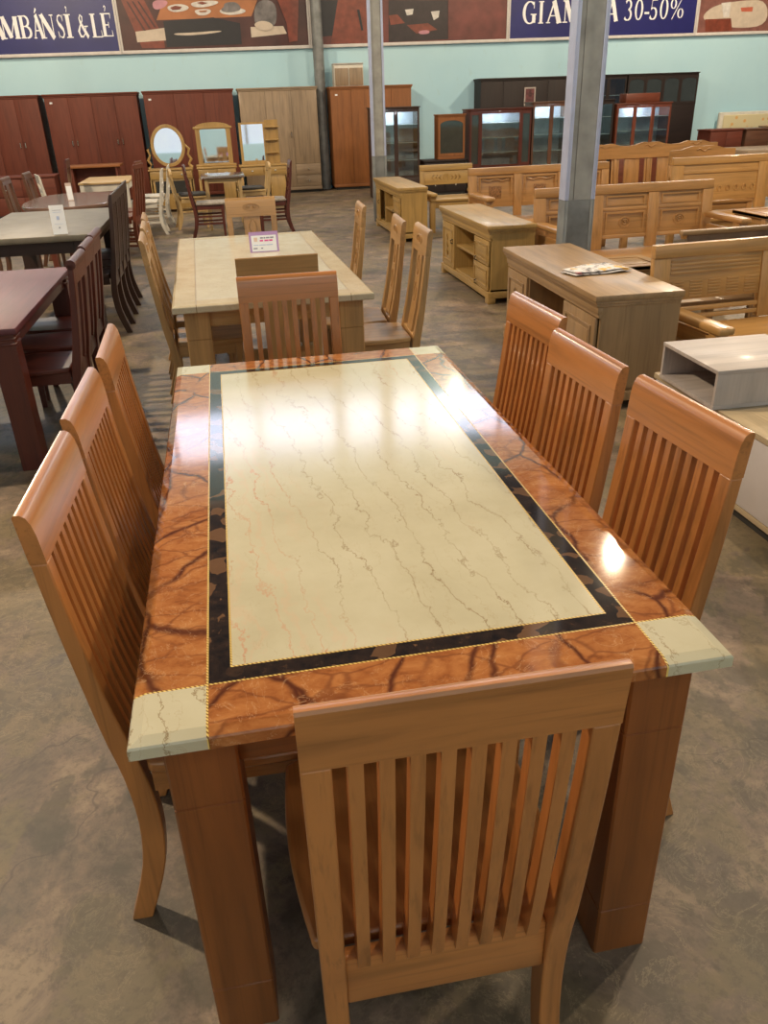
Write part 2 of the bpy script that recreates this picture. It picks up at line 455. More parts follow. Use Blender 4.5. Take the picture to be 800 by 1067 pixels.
    if cushion:
        MB().prism([(x*.94, .03+(y-.02)*.95) for x, y in pts], 'z', zs+.001, zs+.035, cushion).build('cushion', t, bev=.012)
    mb = MB()
    for s in (-1, 1):
        a, b = sorted((s*(sw0-.03), s*(sw0-.012)))
        mb.box(a, b, .02, .02+dp*.9, zs-.085, zs-.027, w['y'])
    mb.box(-sw0+.03, sw0-.03, dp*.9-.018, dp*.9, zs-.085, zs-.027, w['x'])
    mb.build('seat_frame', t)
    for s in (-1, 1):
        x = s*(sw0-.022); mb = MB(); y = dp*.9
        mb.ribbon([[(x-h, y-h, z), (x+h, y-h, z), (x+h, y+h, z), (x-h, y+h, z)] for z, h in ((0, .015), (zs*.5, .018), (zs-.027, .021))], w['z'])
        mb.build('leg', t, bev=.003)
    if rails:
        for z in rails:
            for s in (-1, 1):
                x = s*(sw0-.022)
                MB().box(x-.009, x+.009, fr(z*k)-.01, dp*.9-.012, z*k-.012, z*k+.012, w['y']).build('stretcher', t)
    return t
def seat_z(k): return .45*k if k > .93 else .45

# the eight cherry chairs round the marble table
G1 = 'cherry slat-back chairs round the marble table'
c0 = chair('cherry slat-back chair at the near head of the marble table, back to the camera', loc=(-.045, -1.101, 0), rz=-.012, group=G1, W=.384, slat_w=.0185, wood_=CHERRY)
def ring_chair(label, x, y, rz): return copy_thing(c0, label, (x, y, 0), rz, G1)
ring_chair('left-side cherry slat chair nearest the camera, beside the cream corner tile of the marble table', -.530, -.447, -PI/2-.03)
ring_chair('middle one of the three cherry slat chairs along the left side of the marble table', -.532, .010, -PI/2-.014)
ring_chair('farthest of the three cherry slat chairs along the left side of the marble table', -.526, .482, -PI/2+.03)
ring_chair('right-side cherry slat chair nearest the camera, standing alone beside the grey cabinet', .564, -.440, PI/2+.071)
ring_chair('middle cherry slat chair on the right of the marble table, overlapping the one behind', .536, .010, PI/2+.044)
ring_chair('farthest cherry slat chair on the right of the marble table, before the tan cabinet', .5835, .498, PI/2+.048)
ring_chair('cherry slat chair at the far head of the marble table, facing the camera', -.041, 1.18, PI+.005)

# ------------------------------------------------------------------ marble table
def dining_table(label, loc, rz, a, b, d, tile, zt, thick, mats, legw, legx, legy, wd, g, edge=.02, gold=None):
    t = thing('dining_table', label, 'table', loc, rz)
    cen, mid, rail, cor = mats
    X, Y = a+tile, b+tile
    e = edge; gw = .0017
    def cuts(h, H_):
        c = ([h-d-gw, h-d+gw] if d else []) + [h-gw, h+gw] if gold else [h-d, h] if d else [h]
        c = c + [H_-e]
        return sorted([-q for q in c] + c)
    xs, ys = cuts(a, X), cuts(b, Y)
    mb = MB(); bm = mb.bm; V = {}
    def vv(x, y, z):
        q = (round(x, 5), round(y, 5), round(z, 5))
        if q not in V: V[q] = bm.verts.new(q)
        return V[q]
    def reg(x, y):
        x, y = abs(x), abs(y)
        if gold:
            if abs(x-a) < gw or (abs(y-b) < gw): return gold
            if x < a-d+gw and y < b-d+gw and (abs(x-(a-d)) < gw or abs(y-(b-d)) < gw): return gold
        if x > a and y > b: return cor
        if x > a or y > b: return rail
        if d and (x > a-d or y > b-d): return mid
        return cen
    for i in range(len(xs)-1):
        for j in range(len(ys)-1):
            f = bm.faces.new([vv(xs[i], ys[j], zt), vv(xs[i+1], ys[j], zt), vv(xs[i+1], ys[j+1], zt), vv(xs[i], ys[j+1], zt)])
            f.material_index = mb.mi(reg((xs[i]+xs[i+1])/2, (ys[j]+ys[j+1])/2))
    prof = [(-e, 0), (-e*.12, -.0055), (0, -.0085), (0, -thick+.004), (-.004, -thick)]
    def out(x, y, o, z):      # a rim point pushed outwards by o from the flat top's edge
        ex = 1 if x >= X-e-1e-6 else -1 if x <= -X+e+1e-6 else 0
        ey = 1 if y >= Y-e-1e-6 else -1 if y <= -Y+e+1e-6 else 0
        return vv(x+ex*(e+o), y+ey*(e+o), zt+z)
    rim = [(x, -Y+e) for x in xs] + [(X-e, y) for y in ys[1:]] + [(x, Y-e) for x in xs[::-1][1:]] + [(-X+e, y) for y in ys[::-1][1:-1]]
    n = len(rim)
    for (o0, z0), (o1, z1) in zip(prof, prof[1:]):
        for i in range(n):
            p, q = rim[i], rim[(i+1) % n]
            f = bm.faces.new([out(*p, o0, z0), out(*p, o1, z1), out(*q, o1, z1), out(*q, o0, z0)])
            m = reg((p[0]+q[0])/2*1.0, (p[1]+q[1])/2*1.0)
            f.material_index = mb.mi(m)
    bot = [out(*p, *prof[-1]) for p in rim]
    f = bm.faces.new(bot[::-1]); f.material_index = mb.mi(rail)
    mb.build('tabletop', t, smooth=12)
    zu = zt-thick
    for sx in (-1, 1):
        for sy in (-1, 1):
            x0, x1 = sorted((sx*legx, sx*(legx-legw))); y0, y1 = sorted((sy*legy, sy*(legy-legw)))
            mb = MB(); h = .0022; zz = [0] + [v for gz in g for v in (gz-h, gz, gz, gz+h)] + [zu]
            ins = [0] + [v for gz in g for v in (0, .003, .003, 0)] + [0]
            secs = []; r = .004
            for z, i in zip(zz, ins):
                p = [(x0+i+r, y0+i), (x1-i-r, y0+i), (x1-i, y0+i+r), (x1-i, y1-i-r), (x1-i-r, y1-i), (x0+i+r, y1-i), (x0+i, y1-i-r), (x0+i, y0+i+r)]
                if secs and z == zz[len(secs)-1]: z += 1e-4
                secs.append([(u, v, z) for u, v in p])
            mb.ribbon(secs, wd['z']).build('leg', t, smooth=25)
    ax, ay = legx-.035, legy-.035
    for sy in (-1, 1):
        mb = MB(); y = sy*ay; m = wd['x']; L = legx-legw+.005
        mb.box(-L, L, y-.011, y+.011, zu-.085, zu-.0005, m, .003); mb.box(-L, L, y-.016, y+.016, zu-.042, zu-.0005, m, .004)
        mb.build('apron', t)
    for sx in (-1, 1):
        mb = MB(); x = sx*ax; m = wd['y']; L = legy-legw+.005
        mb.box(x-.011, x+.011, -L, L, zu-.085, zu-.0005, m, .003); mb.box(x-.016, x+.016, -L, L, zu-.042, zu-.0005, m, .004)
        mb.build('apron', t)
    return t
dining_table('large foreground dining table with cream marble top, dark inlay band and rust marble border',
             (0, 0, 0), 0, .3597, .841, .038, .114, .77, .031, (CREAM, DARKM, RUST, CREAM), .111, .4343, .917, LEGW, (.128, .591), gold=GOLD)
dining_table('pale ivory marble dining table with yellowish border, behind the large marble table',
             (-.085, 3.06, 0), .022, .365, 1.0, 0, .112, .765, .036, (PMARB, PMARB, YMARB, YMARB), .12, .43, 1.06, PALE, (.59,), edge=.012, gold=plain('brown_inlay_line', (.22, .13, .05), .3))

# ------------------------------------------------------------------ pale carved chairs at the second table
G2 = 'pale carved chairs round the ivory marble table'
p0 = chair('pale wooden chair between the two marble tables, its plain back to the camera', loc=(-.045, 1.90, 0), rz=.01, group=G2,
           W=.365, wood_=PALE, post=.04, rail=(.87, 1.0), slats=0, splat=[(0, .12)], carve=True, low=(.36, .45), seat=(.175, .185, .38), H=.985)
def pale(label, x, y, rz): return copy_thing(p0, label, (x, y, 0), rz, G2)
pale('pale carved chair at the far end of the ivory table, behind the price card', -.05, 4.36, PI+.02)
pale('nearest of the three pale carved chairs on the right of the ivory marble table', .685, 2.45, PI/2-.03)
pale('middle of the three pale carved chairs on the right of the ivory marble table', .64, 2.86, PI/2-.05)
pale('farthest of the three pale carved chairs on the right of the ivory marble table', .555, 3.68, PI/2-.04)
pale('nearest pale carved chair on the left of the ivory marble table, seen edge-on', -.60, 2.72, -PI/2+.05)
pale('second pale carved chair on the left of the ivory table, mostly behind the nearest', -.63, 3.22, -PI/2+.05)
pale('farthest pale carved chair on the left of the ivory table, only its top showing', -.66, 3.68, -PI/2+.05)

# ------------------------------------------------------------------ left row of dark tables
def plain_table(label, x0, x1, y0, y1, h, thick, wd, topm, legw=.09, ap=.07, inset=.03, name='dining_table', taper=0, edge=.006, apm=None, groove=False):
    t = thing(name, label, 'table', ((x0+x1)/2, (y0+y1)/2, 0))
    X, Y = (x1-x0)/2, (y1-y0)/2
    MB().box(-X, X, -Y, Y, h-thick, h, topm, edge).build('tabletop', t)
    for sx in (-1, 1):
        for sy in (-1, 1):
            cx, cy = sx*(X-inset-legw/2), sy*(Y-inset-legw/2); w = legw/2
            secs = [[(cx+u*k, cy+v*k, z) for u, v in ((-w, -w), (w, -w), (w, w), (-w, w))] for z, k in ((0, 1-taper), (h-thick-.001, 1))]
            mb = MB(); mb.ribbon(secs, wd['z'])
            if groove:
                for z in (h-thick-.03, h-thick-.055): mb.box(cx-w-.004, cx+w+.004, cy-w-.004, cy+w+.004, z, z+.012, wd['x'], .003)
            mb.build('leg', t, bev=.004)
    for s in (-1, 1):
        MB().box(-X+inset+legw-.004, X-inset-legw+.004, s*(Y-inset-.03)-.01, s*(Y-inset-.03)+.01, h-thick-ap, h-thick-.0005, (apm or wd)['x']).build('apron', t)
        MB().box(s*(X-inset-.03)-.01, s*(X-inset-.03)+.01, -Y+inset+legw-.004, Y-inset-legw+.004, h-thick-ap, h-thick-.0005, (apm or wd)['y']).build('apron', t)
    return t
PURP = wood('purple_brown_lacquer', (.125, .034, .042), axis='y', rough=.5, coat=0, dark=.8)
GRNT = plain('grey_brown_glass_top', (.19, .16, .115), .5, 0, 0, var=.2)
OVT = wood('dull_brown_lacquer', (.20, .115, .085), axis='x', rough=.2, coat=.5, dark=.8)
plain_table('purplish mahogany dining table cut by the left edge of the photo, with thick square legs', -2.2, -1.245, 2.0, 3.62, .71, .03, MAHOG, PURP, .11, .075, .02, groove=True)
plain_table('dark dining table with grey glass-topped surface holding a white paper sign', -2.15, -1.19, 4.5, 6.3, .79, .045, WENGE, GRNT, .12, .09, .05, edge=.008)
t = thing('dining_table', 'oval brown dining table with small standing card, behind the grey-topped dark table', 'table', (-1.80, 7.55, 0))
pts = []
for i in range(40):
    a = 2*PI*i/40; pts.append((.46*math.copysign(abs(math.cos(a))**.8, math.cos(a)), .80*math.copysign(abs(math.sin(a))**.7, math.sin(a))))
MB().prism(pts, 'z', .735, .77, OVT).build('tabletop', t, bev=.008)
MB().prism([(x*.82, y*.86) for x, y in pts], 'z', .67, .7345, REDW['x']).build('apron', t)
for sx in (-1, 1):
    for sy in (-1, 1):
        MB().ribbon([[(sx*.20+u*k, sy*.5+v*k, z) for u, v in ((-.03, -.03), (.03, -.03), (.03, .03), (-.03, .03))] for z, k in ((0, .7), (.669, 1))], REDW['z']).build('leg', t)

GA = 'dark mahogany chairs beside the purplish table'
a0 = chair('mahogany chair with rounded top nearest the camera beside the purplish table', loc=(-1.085, 2.42, 0), rz=PI/2, group=GA, W=.36, seat=(.165, .17, .38), wood_=MAHOG, post=.04, rail=(.86, .965),
           slats=0, splat=[(-.07, .05), (.07, .05)], roll=True, low=(.36, .45), H=.97)
copy_thing(a0, 'second mahogany chair with rounded top beside the purplish table', (-1.10, 2.87, 0), PI/2, GA)
copy_thing(a0, 'farthest mahogany chair with rounded top beside the purplish table', (-1.11, 3.29, 0), PI/2, GA)
GB = 'dark brown tall chairs beside the grey-topped table'
b0 = chair('nearest of four tall dark brown chairs beside the grey-topped table', loc=(-1.16, 4.88, 0), rz=PI/2, group=GB, seat=(.15, .155, .38), W=.33, wood_=WENGE, post=.035, slats=4, slat_w=.035, rail=(.93, 1.0), H=1.03)
copy_thing(b0, 'second nearest of four tall dark brown chairs beside the grey-topped table', (-1.165, 5.24, 0), PI/2, GB)
copy_thing(b0, 'third of four tall dark brown chairs beside the grey-topped table', (-1.17, 5.59, 0), PI/2, GB)
copy_thing(b0, 'farthest of four tall dark brown chairs beside the grey-topped table', (-1.18, 5.93, 0), PI/2, GB)
GC = 'brown splat chairs at the far left'
s0 = chair('brown wide-splat chair cut by the left edge, nearest of its row', loc=(-2.48, 7.0, 0), rz=-PI/2, group=GC, W=.40, seat=(.18, .19, .34), wood_=COLW, post=.03, slats=0, splat=[(0, .13)], rail=(.93, 1.0))
copy_thing(s0, 'middle brown wide-splat chair of the row left of the oval table', (-2.38, 7.75, 0), -PI/2, GC)
copy_thing(s0, 'farthest brown wide-splat chair of the row left of the oval table', (-2.30, 8.45, 0), -PI/2, GC)
chair('lone dark brown high-backed chair behind the oval table, before the red wardrobes', loc=(-2.20, 9.55, 0), rz=PI/2, W=.30, wood_=MAHOG, slats=3, slat_w=.04, H=1.07)
GR = 'red-brown tall chairs by the white table'
r0 = chair('nearer of two tall red-brown slat chairs right of the white table', loc=(-1.28, 8.75, 0), rz=PI/2-.25, group=GR, W=.36, wood_=REDCH, slats=3, slat_w=.05, rail=(.95, 1.0), H=1.02, rails=(.2, .12))
copy_thing(r0, 'farther of two tall red-brown slat chairs right of the white table', (-1.33, 9.35, 0), PI/2-.15, GR)

# white table and white ladder chairs
plain_table('small white-legged table with pale wooden top, before the red wardrobes', -2.10, -1.45, 10.0, 11.1, .75, .025, {'x': WHITE, 'y': WHITE, 'z': WHITE}, NATUR['x'], .055, .09, .015)
W3 = {'x': WHITE, 'y': WHITE, 'z': WHITE}
GW = 'white ladder-back chairs'
w0 = chair('white ladder-back chair nearer the camera, right of the white-legged table', loc=(-1.13, 10.55, 0), rz=PI/2, group=GW, W=.38, wood_=W3, slats=0, H=.85, ladder=(.62, .76), rails=(.2, .3), rail=(.88, 1.0))
copy_thing(w0, 'white ladder-back chair farther from the camera, close to the oval mirror dresser', (-1.08, 11.35, 0), PI/2, GW)
copy_thing(w0, 'white ladder-back chair at the left end of the white-legged table', (-2.60, 10.55, 0), -PI/2+.3, GW)

# round-crested beech chairs, dark chairs, small table
GN = 'natural beech chairs with dark cushions'
n0 = chair('natural beech chair with round crest and dark cushion, in front of the oval mirror dresser', loc=(-.88, 10.95, 0), rz=-PI/2+.15, group=GN, W=.36, wood_=NATUR, slats=0, splat=[(0, .1)], crest='round', rail=(.88, .97), H=.82, cushion=DARKC, rails=(.3,), low=None)
copy_thing(n0, 'natural beech chair with round crest, behind the small table before the rectangular mirror', (.42, 11.55, 0), PI/2+.1, GN)
GD = 'dark red-brown chairs at the small table'
d0 = chair('dark red-brown chair with pale seat at the left of the small table', loc=(-.62, 9.95, 0), rz=-PI/2, group=GD, W=.40, wood_=MAHOG, slats=0, ladder=(.6, .72, .83), H=.92, seat_mat=PALEC, rails=(.2, .3), rail=(.9, 1.0))
copy_thing(d0, 'dark red-brown chair at the right of the small table, by the rectangular mirror dresser', (.62, 10.0, 0), PI/2, GD)
plain_table('small table with glossy dark top and beech legs, amid the far chairs', -.52, .10, 10.45, 11.3, .715, .022, NATUR, wood('grey_brown_gloss', (.16, .11, .085), axis='x', rough=.2, coat=.5), .05, .06, .05, taper=.35, edge=.009)

# ------------------------------------------------------------------ cards and papers
def paper(name, label, loc, rz, w, h, tilt, border=None, lines=(), foot=True):
    t = thing(name, label, 'sign', loc, rz)
    mb = MB()
    c, s = math.cos(tilt), math.sin(tilt)
    def P(u, v, o): return (u, v*s - o*c, v*c + o*s)
    def quad(u0, u1, v0, v1, o, m): mb.face([P(u0, v0, o), P(u1, v0, o), P(u1, v1, o), P(u0, v1, o)], m)
    mb.hexa([P(-w/2, 0, -.001), P(w/2, 0, -.001), P(w/2, 0, 0), P(-w/2, 0, 0), P(-w/2, h, -.001), P(w/2, h, -.001), P(w/2, h, 0), P(-w/2, h, 0)], border or WHITEP)
    if border: quad(-w*.43, w*.43, h*.04, h*.82, .0006, WHITEP)
    mb.build('card', t, smooth=0)
    mb = MB()
    for u0, u1, v0, v1, m in lines:
        quad(u0*w, u1*w, v0*h, v1*h, .0012, m)
    if lines: mb.build('print', t, smooth=0)
    if foot:
        m2 = MB(); m2.hexa([(-w*.3, 0, 0), (w*.3, 0, 0), (w*.3, .002, .001), (-w*.3, .002, .001), P(-w*.3, h*.7, -.002), P(w*.3, h*.7, -.002), P(w*.3, h*.7, -.001), P(-w*.3, h*.7, -.001)], WHITEP)
        mb = MB(); mb.hexa([(-w*.2, .002, 0), (w*.2, .002, 0), (w*.2, s*h*.7+.06, 0), (-w*.2, s*h*.7+.06, 0), (-w*.2, .002, .001), (w*.2, .002, .001), (w*.2, s*h*.7+.06, .001), (-w*.2, s*h*.7+.06, .001)], WHITEP)
        mb.build('foot', t, smooth=0); m2.bm.free()
    return t
LILAC = plain('lilac_print', (.45, .28, .55), .6, var=.05)
PINKI = plain('pink_print', (.75, .10, .35), .6, var=.05)
GREYI = plain('grey_print', (.30, .30, .38), .6, var=.05)
BLUEI = plain('pale_blue_print', (.50, .58, .80), .6, var=.05)
L = []
for v0, v1, m, spans in ((.66, .73, GREYI, ((-.12, -.02), (.0, .06), (.08, .2), (.22, .34))), (.52, .60, PINKI, ((-.14, -.02), (.02, .16), (.18, .3))),
                         (.33, .37, BLUEI, ((-.36, -.2), (-.18, .05), (.07, .3))), (.16, .22, GREYI, ((-.38, -.24), (-.12, -.05)))):
    L += [(a, b, v0, v1, m) for a, b in spans]
L += [(-.34, -.22, .52, .72, plain('peach_print', (.8, .6, .5), .6))]
paper('price_card', 'white price card with lilac border standing on the ivory marble table', (-.025, 3.345, .766), .0, .18, .122, .3, LILAC, L)
paper('price_card', 'tall white paper sign standing on the grey-topped dark table', (-1.437, 4.57, .791), .1, .10, .20, .2, None,
      [(-.3, .3, .82, .83, GREYI), (-.3, .3, .75, .76, BLUEI), (-.1, .1, .5, .62, BLUEI), (-.3, .3, .35, .36, BLUEI), (-.05, .05, .2, .25, GREYI)])
paper('price_card', 'small pinkish card standing on the oval brown table', (-1.79, 7.40, .771), 0.3, .06, .17, .15, plain('pinkish_paper', (.6, .47, .42), .7))

# ------------------------------------------------------------------ TV cabinets (front looks along -y locally)
def tv_cabinet(label, loc, rz, L, D, H, wd, layout, kind):
    t = thing('tv_cabinet', label, 'cabinet', loc, rz)
    X, Y = L/2, D; mx, my, mz = wd['x'], wd['y'], wd['z']
    zb, zt = .10, H-.05
    # carcass: boards round an open inside
    mb = MB(); th = .018
    mb.box(-X, -X+th, .012, Y, zb, zt, mz); mb.box(X-th, X, .012, Y, zb, zt, mz)
    mb.box(-X, X, .012, Y, zb, zb+th, mx); mb.box(-X, X, .012, Y, zt-th, zt, mx); mb.box(-X+th, X-th, Y-.012, Y, zb, zt, mx)
    for x in layout['div']: mb.box(x*X-.010, x*X+.010, .012, Y-.012, zb+th, zt-.06, mz)
    mb.box(-X, X, 0.0, .02, zt-.075, zt, mx)
    mb.build('carcass', t, bev=.002)
    # top with a stepped cornice
    mb = MB()
    mb.box(-X-.025, X+.025, -.035, Y+.005, H-.034, H, mx, .006)
    mb.build('top', t)
    mb = MB(); mb.box(-X-.016, X+.016, -.026, Y, H-.05, H-.0345, mx, .004); mb.box(-X-.006, X+.006, -.016, Y-.001, H-.066, H-.0505, mx, .004); mb.box(-X-.003, X+.003, -.008, .02, H-.105, H-.0665, mx, .003)
    mb.build('cornice', t)
    # base
    mb = MB(); mb.box(-X-.012, X+.012, -.012, Y, .045, zb-.0005, mx, .004)
    for sx in (-1, 1):
        for y in (-.012, Y-.07):
            a, b = sorted((sx*(X+.012), sx*(X-.07))); mb.box(a, b, y, y+.07, 0, .05, mz, .004)
    mb.build('base', t)
    z0, z1 = zb+.006, zt-.08
    def front(kind_, x0, x1, a, b, hx, hz, carve=False):
        mb = MB(); mb.box(x0*X+.004, x1*X-.004, -.006, .011, a, b, mz if kind_ == 'door' else mx, .002)
        w = .05 if kind_ == 'door' else .03
        u0, u1, v0, v1 = x0*X+.004+w, x1*X-.004-w, a+w, b-w
        o = [(u0, v0), (u1, v0), (u1, v1), (u0, v1)]; i = [(u0+.012, v0+.012), (u1-.012, v0+.012), (u1-.012, v1-.012), (u0+.012, v1-.012)]
        mb.ring(o, i, 'y', -.014, -.004, mx)
        mb.box(u0+.03, u1-.03, -.010, -.004, v0+.03, v1-.03, mz if kind_ == 'door' else mx, .003) if v1-v0 > .09 else None
        if carve:
            xc, zc = (u0+u1)/2, (v0+v1)/2
            for s in (-1, 1):
                mb.tube([(xc+s*.02*math.sin(q*.9), -.013, zc-.10+.2*q/10) for q in range(11)], .006, mz, 6)
        d = mb.build(kind_, t)
        h = MB(); h.tube([(hx*X, -.006, hz-.02), (hx*X, -.026, hz-.012), (hx*X, -.026, hz+.012), (hx*X, -.006, hz+.02)], .005, BLACKM, 6); h.build('handle', d)
    for q in layout['fronts']:
        k_, x0, x1, f0, f1, hx, hz = q[:7]
        front(k_, x0, x1, z0+(z1-z0)*f0, z0+(z1-z0)*f1, hx, z0+(z1-z0)*hz, carve=len(q) > 7)
    for x0, x1, f in layout['shelves']:
        z = z0+(z1-z0)*f; MB().box(x0*X+.010, x1*X-.010, .02, Y-.013, z-.012, z+.012, mx, .002).build('shelf', t)
    return t
lay2 = dict(div=(-.42, .42), fronts=[('door', -.97, -.42, 0, 1, -.48, .62, 1), ('drawer', .42, .97, .51, 1, .55, .56), ('drawer', .42, .97, 0, .49, .55, .06)], shelves=[(-.42, .42, .55)])
lay3 = dict(div=(-.45, .38), fronts=[('door', -.97, -.45, 0, 1, -.5, .5, 1), ('door', .38, .97, 0, 1, .44, .5)], shelves=[(-.45, .38, .30)])
lay1 = dict(div=(-.3, .45), fronts=[('drawer', .45, .97, .51, 1, .55, .56), ('drawer', .45, .97, 0, .49, .55, .06), ('door', -.97, -.66, 0, 1, -.7, .6)], shelves=[(-.3, .45, .5)])
tv_cabinet('tan low cabinet with a folded newspaper on top, nearest of the three low cabinets', (1.665, 2.88, 0), -PI/2-.03, 1.62, .46, .64, TAN, lay3, 3)
tv_cabinet('honey low cabinet with open shelves and two drawers, middle of the three', (1.90, 5.53, 0), -PI/2, 1.56, .39, .64, HONEY, lay2, 2)
tv_cabinet('small yellow low cabinet with shiny top, farthest of the three by the grey column', (1.90, 9.18, 0), -PI/2, 1.66, .34, .64, HONEY, lay1, 1)
# folded newspaper
def newspaper():
    m, nt, b = new_mat('newsprint')
    v = coords(nt, (1, 1, 1), False)
    n = noise(nt, v, 22, 5, .7); n2 = noise(nt, v, 9, 2)
    c = ramp(nt, n, [(.38, (.12, .11, .12)), (.5, (.72, .68, .66)), (.8, (.86, .84, .84))])
    c = mixc(nt, step(nt, n2, .60, .66), c, (.75, .45, .12)); c = mixc(nt, step(nt, n2, .36, .30), c, (.55, .16, .16))
    nt.links.new(c, b.inputs['Base Color']); b.inputs['Roughness'].default_value = .7
    mb = MB(); nx, ny = 14, 8
    def P(i, j, l): 
        u, v_ = i/nx-.5, j/ny-.5
        return (u*.36 + .02*l, v_*.20*(1+.25*math.sin(3*u)) + .01*l, .0012+.010*l+.006*math.sin(7*u+2*v_+l)*(.6+u)+.006)
    for l in (0, 1):
        g = [[mb.bm.verts.new(P(i, j, l)) for j in range(ny+1)] for i in range(nx+1)]
        h = [[mb.bm.verts.new(Vector(P(i, j, l))-Vector((0, 0, .004))) for j in range(ny+1)] for i in range(nx+1)]
        k = mb.mi(m)
        for i in range(nx):
            for j in range(ny):
                mb.bm.faces.new([g[i][j], g[i+1][j], g[i+1][j+1], g[i][j+1]]).material_index = k
                mb.bm.faces.new([h[i][j], h[i][j+1], h[i+1][j+1], h[i+1][j]]).material_index = k
        for i in range(nx):
            for j in (0, ny): mb.bm.faces.new([g[i][j], g[i+1][j], h[i+1][j], h[i][j]]).material_index = k
        for j in range(ny):
            for i in (0, nx): mb.bm.faces.new([g[i][j], g[i][j+1], h[i][j+1], h[i][j]]).material_index = k
    o = mb.build('newspaper'); o.location = (1.86, 2.66, .6445); o.rotation_euler = (0, 0, .25)
    tag(o, 'crumpled folded newspaper lying on the tan low cabinet', 'newspaper')
newspaper()

# ------------------------------------------------------------------ grey cabinet and box at the right
t = thing('low_cabinet', 'long low cabinet with light ash top and pale doors, at the right edge', 'cabinet', (1.66, .45, 0), 0)
mb = MB(); mb.box(0, .46, -1.0, 1.02, .375, .40, GREYT['y'], .003); mb.build('top', t)
mb = MB(); mb.box(.02, .45, -.99, 1.01, .07, .3745, GREYW['y']); mb.build('carcass', t)
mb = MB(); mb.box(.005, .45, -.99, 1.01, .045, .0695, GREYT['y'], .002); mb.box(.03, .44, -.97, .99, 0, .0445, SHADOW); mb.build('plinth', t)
for k in range(3):
    y0 = -.985+k*.665
    d = MB().box(.002, .019, y0, y0+.655, .075, .372, DOORW, .002).build('door', t)
    MB().tube([(.001, y0+.12, .335), (.0015, y0+.12, .335), (.002, y0+.12, .335)], [.03, .03, .03], BLACKM, 14).build('finger_hole', d)
t = thing('box_shelf', 'open grey box shelf standing on the long low cabinet', 'shelf', (1.64, 1.165, .4015), -.02)
mb = MB(); w, h, D = .46, .165, .50; q = .016
mb.box(0, D, -w/2, w/2, h-q, h, GREYW['x'], .001); mb.build('top', t)
MB().box(.0, D, -w/2, w/2, 0, q, GREYW['x']).build('bottom', t)
for s in (-1, 1):
    a, b = sorted((s*w/2, s*(w/2-q))); MB().box(.002, D, a, b, q+.0005, h-q-.0005, GREYW['z']).build('side_panel', t)
MB().box(D-.012, D-.001, -w/2+q, w/2-q, q, h-q, GREYW['x']).build('back_panel', t)

